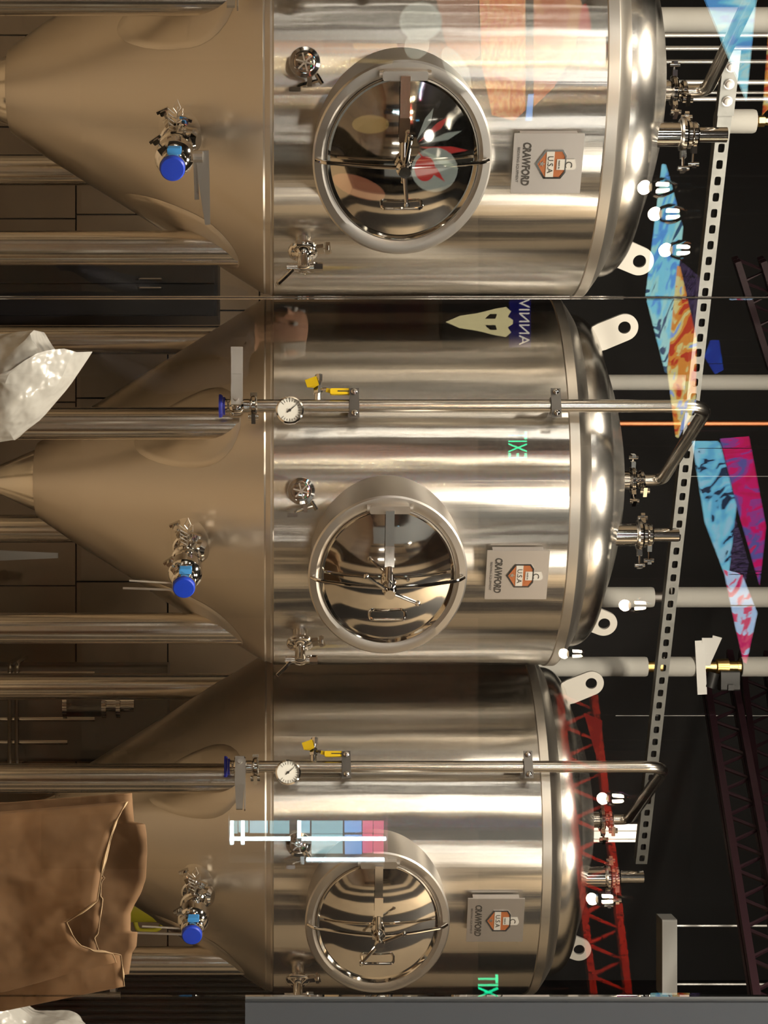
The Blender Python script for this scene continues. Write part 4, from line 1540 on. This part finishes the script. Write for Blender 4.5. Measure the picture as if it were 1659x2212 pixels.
mural_shape('orange_field', [(1032, -60), (1134, -60), (1134, 240), (1110, 262), (1062, 250), (1040, 140)], m_or, 0.004)
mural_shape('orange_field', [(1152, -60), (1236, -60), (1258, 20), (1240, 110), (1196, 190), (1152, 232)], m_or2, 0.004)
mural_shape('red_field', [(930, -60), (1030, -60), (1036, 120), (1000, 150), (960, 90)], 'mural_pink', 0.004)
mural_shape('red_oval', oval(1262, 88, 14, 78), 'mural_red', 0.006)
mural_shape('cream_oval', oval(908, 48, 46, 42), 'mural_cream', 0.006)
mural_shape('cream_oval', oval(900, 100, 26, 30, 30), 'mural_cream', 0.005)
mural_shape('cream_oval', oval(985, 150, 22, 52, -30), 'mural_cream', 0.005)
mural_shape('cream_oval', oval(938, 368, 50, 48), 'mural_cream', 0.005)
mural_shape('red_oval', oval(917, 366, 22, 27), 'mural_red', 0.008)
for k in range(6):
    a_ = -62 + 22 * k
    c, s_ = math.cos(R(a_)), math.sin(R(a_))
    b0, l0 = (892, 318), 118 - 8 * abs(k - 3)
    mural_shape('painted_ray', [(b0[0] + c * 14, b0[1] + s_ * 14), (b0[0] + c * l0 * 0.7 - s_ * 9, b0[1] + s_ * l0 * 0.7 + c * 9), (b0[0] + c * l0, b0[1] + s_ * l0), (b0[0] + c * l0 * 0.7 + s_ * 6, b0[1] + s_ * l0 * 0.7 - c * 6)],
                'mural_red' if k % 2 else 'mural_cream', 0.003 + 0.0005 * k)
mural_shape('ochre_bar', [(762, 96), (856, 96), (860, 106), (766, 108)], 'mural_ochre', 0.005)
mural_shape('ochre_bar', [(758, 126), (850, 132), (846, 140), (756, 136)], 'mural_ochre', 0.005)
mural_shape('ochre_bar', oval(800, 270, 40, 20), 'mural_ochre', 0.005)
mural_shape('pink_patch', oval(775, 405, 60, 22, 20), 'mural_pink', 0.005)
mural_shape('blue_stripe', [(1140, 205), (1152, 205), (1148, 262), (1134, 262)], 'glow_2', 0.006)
for s in (-1, 1):
    mb = MB()
    mb.tube([(s * mw_ * 0.4, 0, mh_), (s * mw_ * 0.4, 0, CZ - t.location.z)], 0.006, None, 6)
    mb.build('hanging_rod', 'steel_dark', t)

# skull poster with emissive print, and framed picture -----------------------------------------------------
zk = 13.92
kq = zk / 10.5
q0, q1 = mir(955, 640, zk), mir(1150, 752, zk)
t = empty('glowing_poster', ((q0.x + q1.x) / 2, q0.y, q0.z), 'glowing poster of a pale skull with white letters on blue', 'poster')
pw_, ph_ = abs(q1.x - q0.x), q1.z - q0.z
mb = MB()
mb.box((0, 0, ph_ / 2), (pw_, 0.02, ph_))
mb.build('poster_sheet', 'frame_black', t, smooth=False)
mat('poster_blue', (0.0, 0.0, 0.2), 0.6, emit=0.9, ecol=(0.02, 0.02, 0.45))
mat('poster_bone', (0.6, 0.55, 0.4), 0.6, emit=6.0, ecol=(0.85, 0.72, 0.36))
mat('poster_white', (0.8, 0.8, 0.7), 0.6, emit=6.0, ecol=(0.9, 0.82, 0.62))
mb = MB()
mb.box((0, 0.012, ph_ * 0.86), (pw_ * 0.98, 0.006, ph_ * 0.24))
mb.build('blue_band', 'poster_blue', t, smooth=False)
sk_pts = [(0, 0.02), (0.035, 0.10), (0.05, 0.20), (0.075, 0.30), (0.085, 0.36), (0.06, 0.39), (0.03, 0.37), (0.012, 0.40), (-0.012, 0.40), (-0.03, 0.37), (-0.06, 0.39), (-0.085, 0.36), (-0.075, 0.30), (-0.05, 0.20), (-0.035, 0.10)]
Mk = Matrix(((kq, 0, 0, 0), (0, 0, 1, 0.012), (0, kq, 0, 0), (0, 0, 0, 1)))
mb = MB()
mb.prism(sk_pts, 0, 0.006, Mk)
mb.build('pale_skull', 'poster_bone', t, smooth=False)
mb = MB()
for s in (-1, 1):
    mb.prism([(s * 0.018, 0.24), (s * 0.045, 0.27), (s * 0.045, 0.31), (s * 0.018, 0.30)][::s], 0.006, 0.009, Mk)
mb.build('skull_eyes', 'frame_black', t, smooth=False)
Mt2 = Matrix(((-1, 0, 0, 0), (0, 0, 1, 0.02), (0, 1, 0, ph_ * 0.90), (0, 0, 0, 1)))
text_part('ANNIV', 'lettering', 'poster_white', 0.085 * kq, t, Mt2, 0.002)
q0, q1 = mir(735, 640, 13.9), mir(918, 712, 13.9)
t = empty('framed_picture', ((q0.x + q1.x) / 2, TY0 + 0.02, q0.z), 'dark red framed picture on the taproom wall', 'picture')
pw_, ph_ = abs(q1.x - q0.x), q1.z - q0.z
mb = MB()
mb.box((0, 0, ph_ / 2), (pw_, 0.02, ph_))
mat('picture_red', (0.14, 0.02, 0.02), 0.5, var=(4, 0.8))
mb.build('canvas', 'picture_red', t, smooth=False)
mb = MB()
for s in (-1, 1):
    mb.box((s * (pw_ / 2 + 0.015), 0.005, ph_ / 2), (0.03, 0.03, ph_ + 0.06))
    mb.box((0, 0.005, ph_ / 2 + s * (ph_ / 2 + 0.015)), (pw_, 0.03, 0.03))
mb.build('frame', 'timber', t, smooth=False)

# red lattice girder, brightened by added red spots without fixtures -----------------------------------------
A, B = mir(1206, 1500, 10.6), mir(1284, 2175, 10.6)
joist(A, B, 'red lattice girder reflected above the farthest tank', 0.20, 'truss_red', 10, 'lattice_girder', 'girder', 0.05)
panel([(1262, 1540, 9.6), (1290, 1640, 9.6), (1298, 1600, 9.6), (1300, 1556, 9.6)], print_mat('print_red', [(0.7, 0.02, 0.01), (0.9, 0.05, 0.02), (0.8, 0.03, 0.02)], 3.0, 2.6), 'small glowing red panel by the red girder')
for k in (0.2, 0.5, 0.8):
    p = A.lerp(B, k) + Vector((0, 0.75, 0.5))
    spot('girder_fill_spot', p, A.lerp(B, k) + Vector((0, 0, 0.1)), 38, (1.0, 0.12, 0.06), 110)

# pendant bulbs ---------------------------------------------------------------------
names = ['beside the sky blue art panel, lowest of three', 'beside the sky blue art panel, middle of three', 'beside the sky blue art panel, highest of three',
         'over the insulated pipe of the middle tank', 'above the rim between the two far tanks', 'under the bent pipe of the farthest tank', 'right of the relief tube of the farthest tank']
for i, (px, py, z) in enumerate(((1430, 405, 8.5), (1452, 462, 8.6), (1475, 540, 8.7), (1382, 1308, 10.0), (1246, 1412, 11.5), (1334, 1725, 10.0), (1311, 1942, 10.0))):
    p = mir(px, py, z)
    t = empty('pendant_bulb', p, 'warm glowing filament bulb ' + names[i], 'bulb', 'filament bulbs in the taproom')
    for s in (-1, 1):
        mb = MB()
        mb.tube([(s * 0.016, 0, -0.025), (s * 0.014, 0, 0.03)], 0.008, None, 8)
        mb.build('filament', 'bulb_glow', t)
    mb = MB()
    mb.lathe([(0.014, 0.075), (0.02, 0.06), (0.045, 0.01), (0.048, -0.02), (0.035, -0.055), (0.005, -0.066)], None, 20, cap=False)
    o = mb.build('bulb_envelope', 'partition_glass', t)
    mb = MB()
    mb.lathe([(0.018, 0.065), (0.020, 0.07), (0.020, 0.13), (0.008, 0.14)], None, 16)
    mb.tube([(0, 0, 0.135), (0, 0, CZ - p.z)], 0.003, None, 6)
    mb.build('socket_cord', 'black_plastic', t)
    point('bulb_lamp', p + Vector((0, 0, -0.08)), 22, (1.0, 0.74, 0.45), 0.03)

# ---------------------------------------------------------------- person beside the camera, seen as a reflection
ph = mir(575, 722, 6.3)
px0, py0 = ph.x, ph.y
me = bpy.data.meshes.new('person')
J = {'pelvis': (0, 0, 0.92), 'spine': (0, 0.01, 1.08), 'chest': (0, 0.0, 1.24), 'neck0': (0, 0.0, 1.36), 'neck1': (0, 0.01, 1.42),
     'jaw': (0, 0.025, 1.455), 'skull': (0, 0.012, 1.525), 'crown': (0, 0.005, 1.57),
     'shL': (-0.15, 0, 1.32), 'elL': (-0.20, -0.02, 1.06), 'wrL': (-0.17, 0.10, 0.86),
     'shR': (0.15, 0, 1.32), 'elR': (0.20, -0.02, 1.06), 'wrR': (0.17, 0.10, 0.86),
     'hpL': (-0.09, 0, 0.88), 'knL': (-0.10, 0.01, 0.48), 'anL': (-0.10, -0.01, 0.08), 'toL': (-0.11, 0.14, 0.03),
     'hpR': (0.09, 0, 0.88), 'knR': (0.10, 0.01, 0.48), 'anR': (0.10, -0.01, 0.08), 'toR': (0.11, 0.14, 0.03),
     'haL': (-0.165, 0.15, 0.80), 'haR': (0.165, 0.15, 0.80)}
RAD = {'pelvis': 0.13, 'spine': 0.125, 'chest': 0.135, 'neck0': 0.065, 'neck1': 0.055, 'jaw': 0.068, 'skull': 0.082, 'crown': 0.06,
       'shL': 0.065, 'elL': 0.043, 'wrL': 0.03, 'shR': 0.065, 'elR': 0.043, 'wrR': 0.03, 'hpL': 0.09, 'knL': 0.06, 'anL': 0.042, 'toL': 0.03,
       'hpR': 0.09, 'knR': 0.06, 'anR': 0.042, 'toR': 0.03, 'haL': 0.03, 'haR': 0.03}
keys = list(J)
edges = [('pelvis', 'spine'), ('spine', 'chest'), ('chest', 'neck0'), ('neck0', 'neck1'), ('neck1', 'jaw'), ('jaw', 'skull'), ('skull', 'crown'),
         ('chest', 'shL'), ('shL', 'elL'), ('elL', 'wrL'), ('wrL', 'haL'), ('chest', 'shR'), ('shR', 'elR'), ('elR', 'wrR'), ('wrR', 'haR'),
         ('pelvis', 'hpL'), ('hpL', 'knL'), ('knL', 'anL'), ('anL', 'toL'), ('pelvis', 'hpR'), ('hpR', 'knR'), ('knR', 'anR'), ('anR', 'toR')]
for sd, sx_ in (('L', -1), ('R', 1)):
    hx, hy, hz_ = J['ha' + sd]
    for f_ in range(4):
        n0, n1_ = 'f%s%da' % (sd, f_), 'f%s%db' % (sd, f_)
        J[n0] = (hx + 0.006 * sx_, hy + 0.022 - 0.016 * f_ + 0.02, hz_ - 0.05)
        J[n1_] = (hx - 0.004 * sx_, hy + 0.026 - 0.016 * f_ + 0.02, hz_ - 0.085 + (0.010 if f_ in (0, 3) else 0))
        RAD[n0], RAD[n1_] = 0.009, 0.0075
        edges += [('ha' + sd, n0), (n0, n1_)]
    n0 = 'th' + sd
    J[n0] = (hx - 0.03 * sx_, hy + 0.04, hz_ - 0.01)
    RAD[n0] = 0.0095
    edges.append(('wr' + sd, n0))
keys = list(J)
me.from_pydata([J[k] for k in keys], [(keys.index(a_), keys.index(b_)) for a_, b_ in edges], [])
man = bpy.data.objects.new('person', me)
C.objects.link(man)
sm = man.modifiers.new('skin', 'SKIN')
if not me.skin_vertices:
    bpy.context.view_layer.objects.active = man
for i, k in enumerate(keys):
    sv = me.skin_vertices[0].data[i]
    sv.radius = (RAD[k], RAD[k] * (0.72 if k in ('pelvis', 'spine', 'chest') else (1.15 if k in ('skull', 'crown', 'jaw') else 1.0)))
    sv.use_root = (k == 'pelvis')
man.modifiers.new('smooth', 'SUBSURF').levels = 2
man.modifiers['smooth'].render_levels = 2
# clothes by height, skin on head and hands
M = bpy.data.materials.new('person_skin_and_clothes')
M.use_nodes = True
nt = M.node_tree
tc = nt.nodes.new('ShaderNodeTexCoord')
sp_ = nt.nodes.new('ShaderNodeSeparateXYZ')
nt.links.new(tc.outputs['Object'], sp_.inputs[0])
rp = nt.nodes.new('ShaderNodeValToRGB')
rp.color_ramp.interpolation = 'CONSTANT'
mr = nt.nodes.new('ShaderNodeMapRange')
mr.inputs['From Min'].default_value, mr.inputs['From Max'].default_value = 0.0, 1.7
nt.links.new(sp_.outputs['Z'], mr.inputs['Value'])
nt.links.new(mr.outputs[0], rp.inputs[0])
el = rp.color_ramp.elements
el[0].position, el[0].color = 0.0, (0.03, 0.03, 0.05, 1)
el[1].position, el[1].color = 1.385 / 1.7, (0.62, 0.34, 0.22, 1)
e = el.new(0.87 / 1.7)
e.color = (0.05, 0.05, 0.06, 1)
nt.links.new(rp.outputs[0], nt.nodes['Principled BSDF'].inputs['Base Color'])
nt.nodes['Principled BSDF'].inputs['Roughness'].default_value = 0.65
me.materials.append(M)
man.location = (px0, py0, 0)
man.rotation_euler = (0, 0, R(35))
tag(man, 'person in dark clothes with thinning grey hair, reflected beside the middle tank', 'person')
# hair fringe round the back and sides, features
mb = MB()
vs, fs = [], []
for k in range(7):
    for i in range(25):
        th = R(-200 + 220 * i / 24)
        v_ = k / 6
        z_ = 1.475 + 0.085 * v_
        rr = (0.094 - 0.018 * v_ ** 2) * (1 + 0.04 * noise.noise(Vector((i * 0.9, k * 0.9, 3))))
        vs.append((rr * math.cos(th), 0.012 + rr * 1.12 * math.sin(th), z_))
for k in range(6):
    for i in range(24):
        fs.append((k * 25 + i, k * 25 + i + 1, (k + 1) * 25 + i + 1, (k + 1) * 25 + i))
mb.add(vs, fs)
hr = mb.build('hair', 'hair_grey', man)
hr.modifiers.new('thickness', 'SOLIDIFY').thickness = 0.012
mb = MB()
mb.tube([(0, 0.095, 1.525), (0, 0.118, 1.497), (0, 0.098, 1.486)], 0.011, None, 8, radii=[0.007, 0.013, 0.010])
mb.build('nose', 'skin', man)
for sx_ in (-1, 1):
    mb = MB()
    mb.lathe([(0.004, -0.004), (0.011, 0.0), (0.004, 0.006)], Matrix.Translation((sx_ * 0.032, 0.092, 1.524)) @ Matrix.Rotation(R(-90), 4, 'X'), 12)
    mb.build('eye', 'dial_white', man)
    mb = MB()
    mb.lathe([(0.006, -0.006), (0.017, 0.0), (0.012, 0.006)], Matrix.Translation((sx_ * 0.090, 0.008, 1.507)) @ Matrix.Rotation(R(90), 4, 'Y') @ Matrix.Diagonal((1.7, 1, 1, 1)), 14)
    mb.build('ear', 'skin', man)
mb = MB()
mb.box((0, 0.093, 1.463), (0.045, 0.010, 0.007), None, 0.002)
mb.build('mouth', 'enamel_orange', man)

# spot added out of view to brighten that person's reflection
t = empty('person_fill_spot', (px0 + 0.5, 1.0, 3.6), 'added black fill spot, out of view, brightening the person by the glass', 'lamp')
mb = MB()
mb.lathe([(0.05, -0.08), (0.055, -0.07), (0.055, 0.06), (0.02, 0.08)], Matrix.Rotation(R(-30), 4, 'X'), 20)
mb.build('lamp_head', 'frame_black', t)
mb = MB()
mb.tube([(0, 0, 0.05), (0, 0, CZ - 3.6)], 0.01, None, 8)
mb.build('stem', 'frame_black', t)
spot('person_fill_light', (px0 + 0.45, 0.93, 3.47), (px0, py0, 1.45), 700, (1.0, 0.86, 0.7), 28, 0.04)
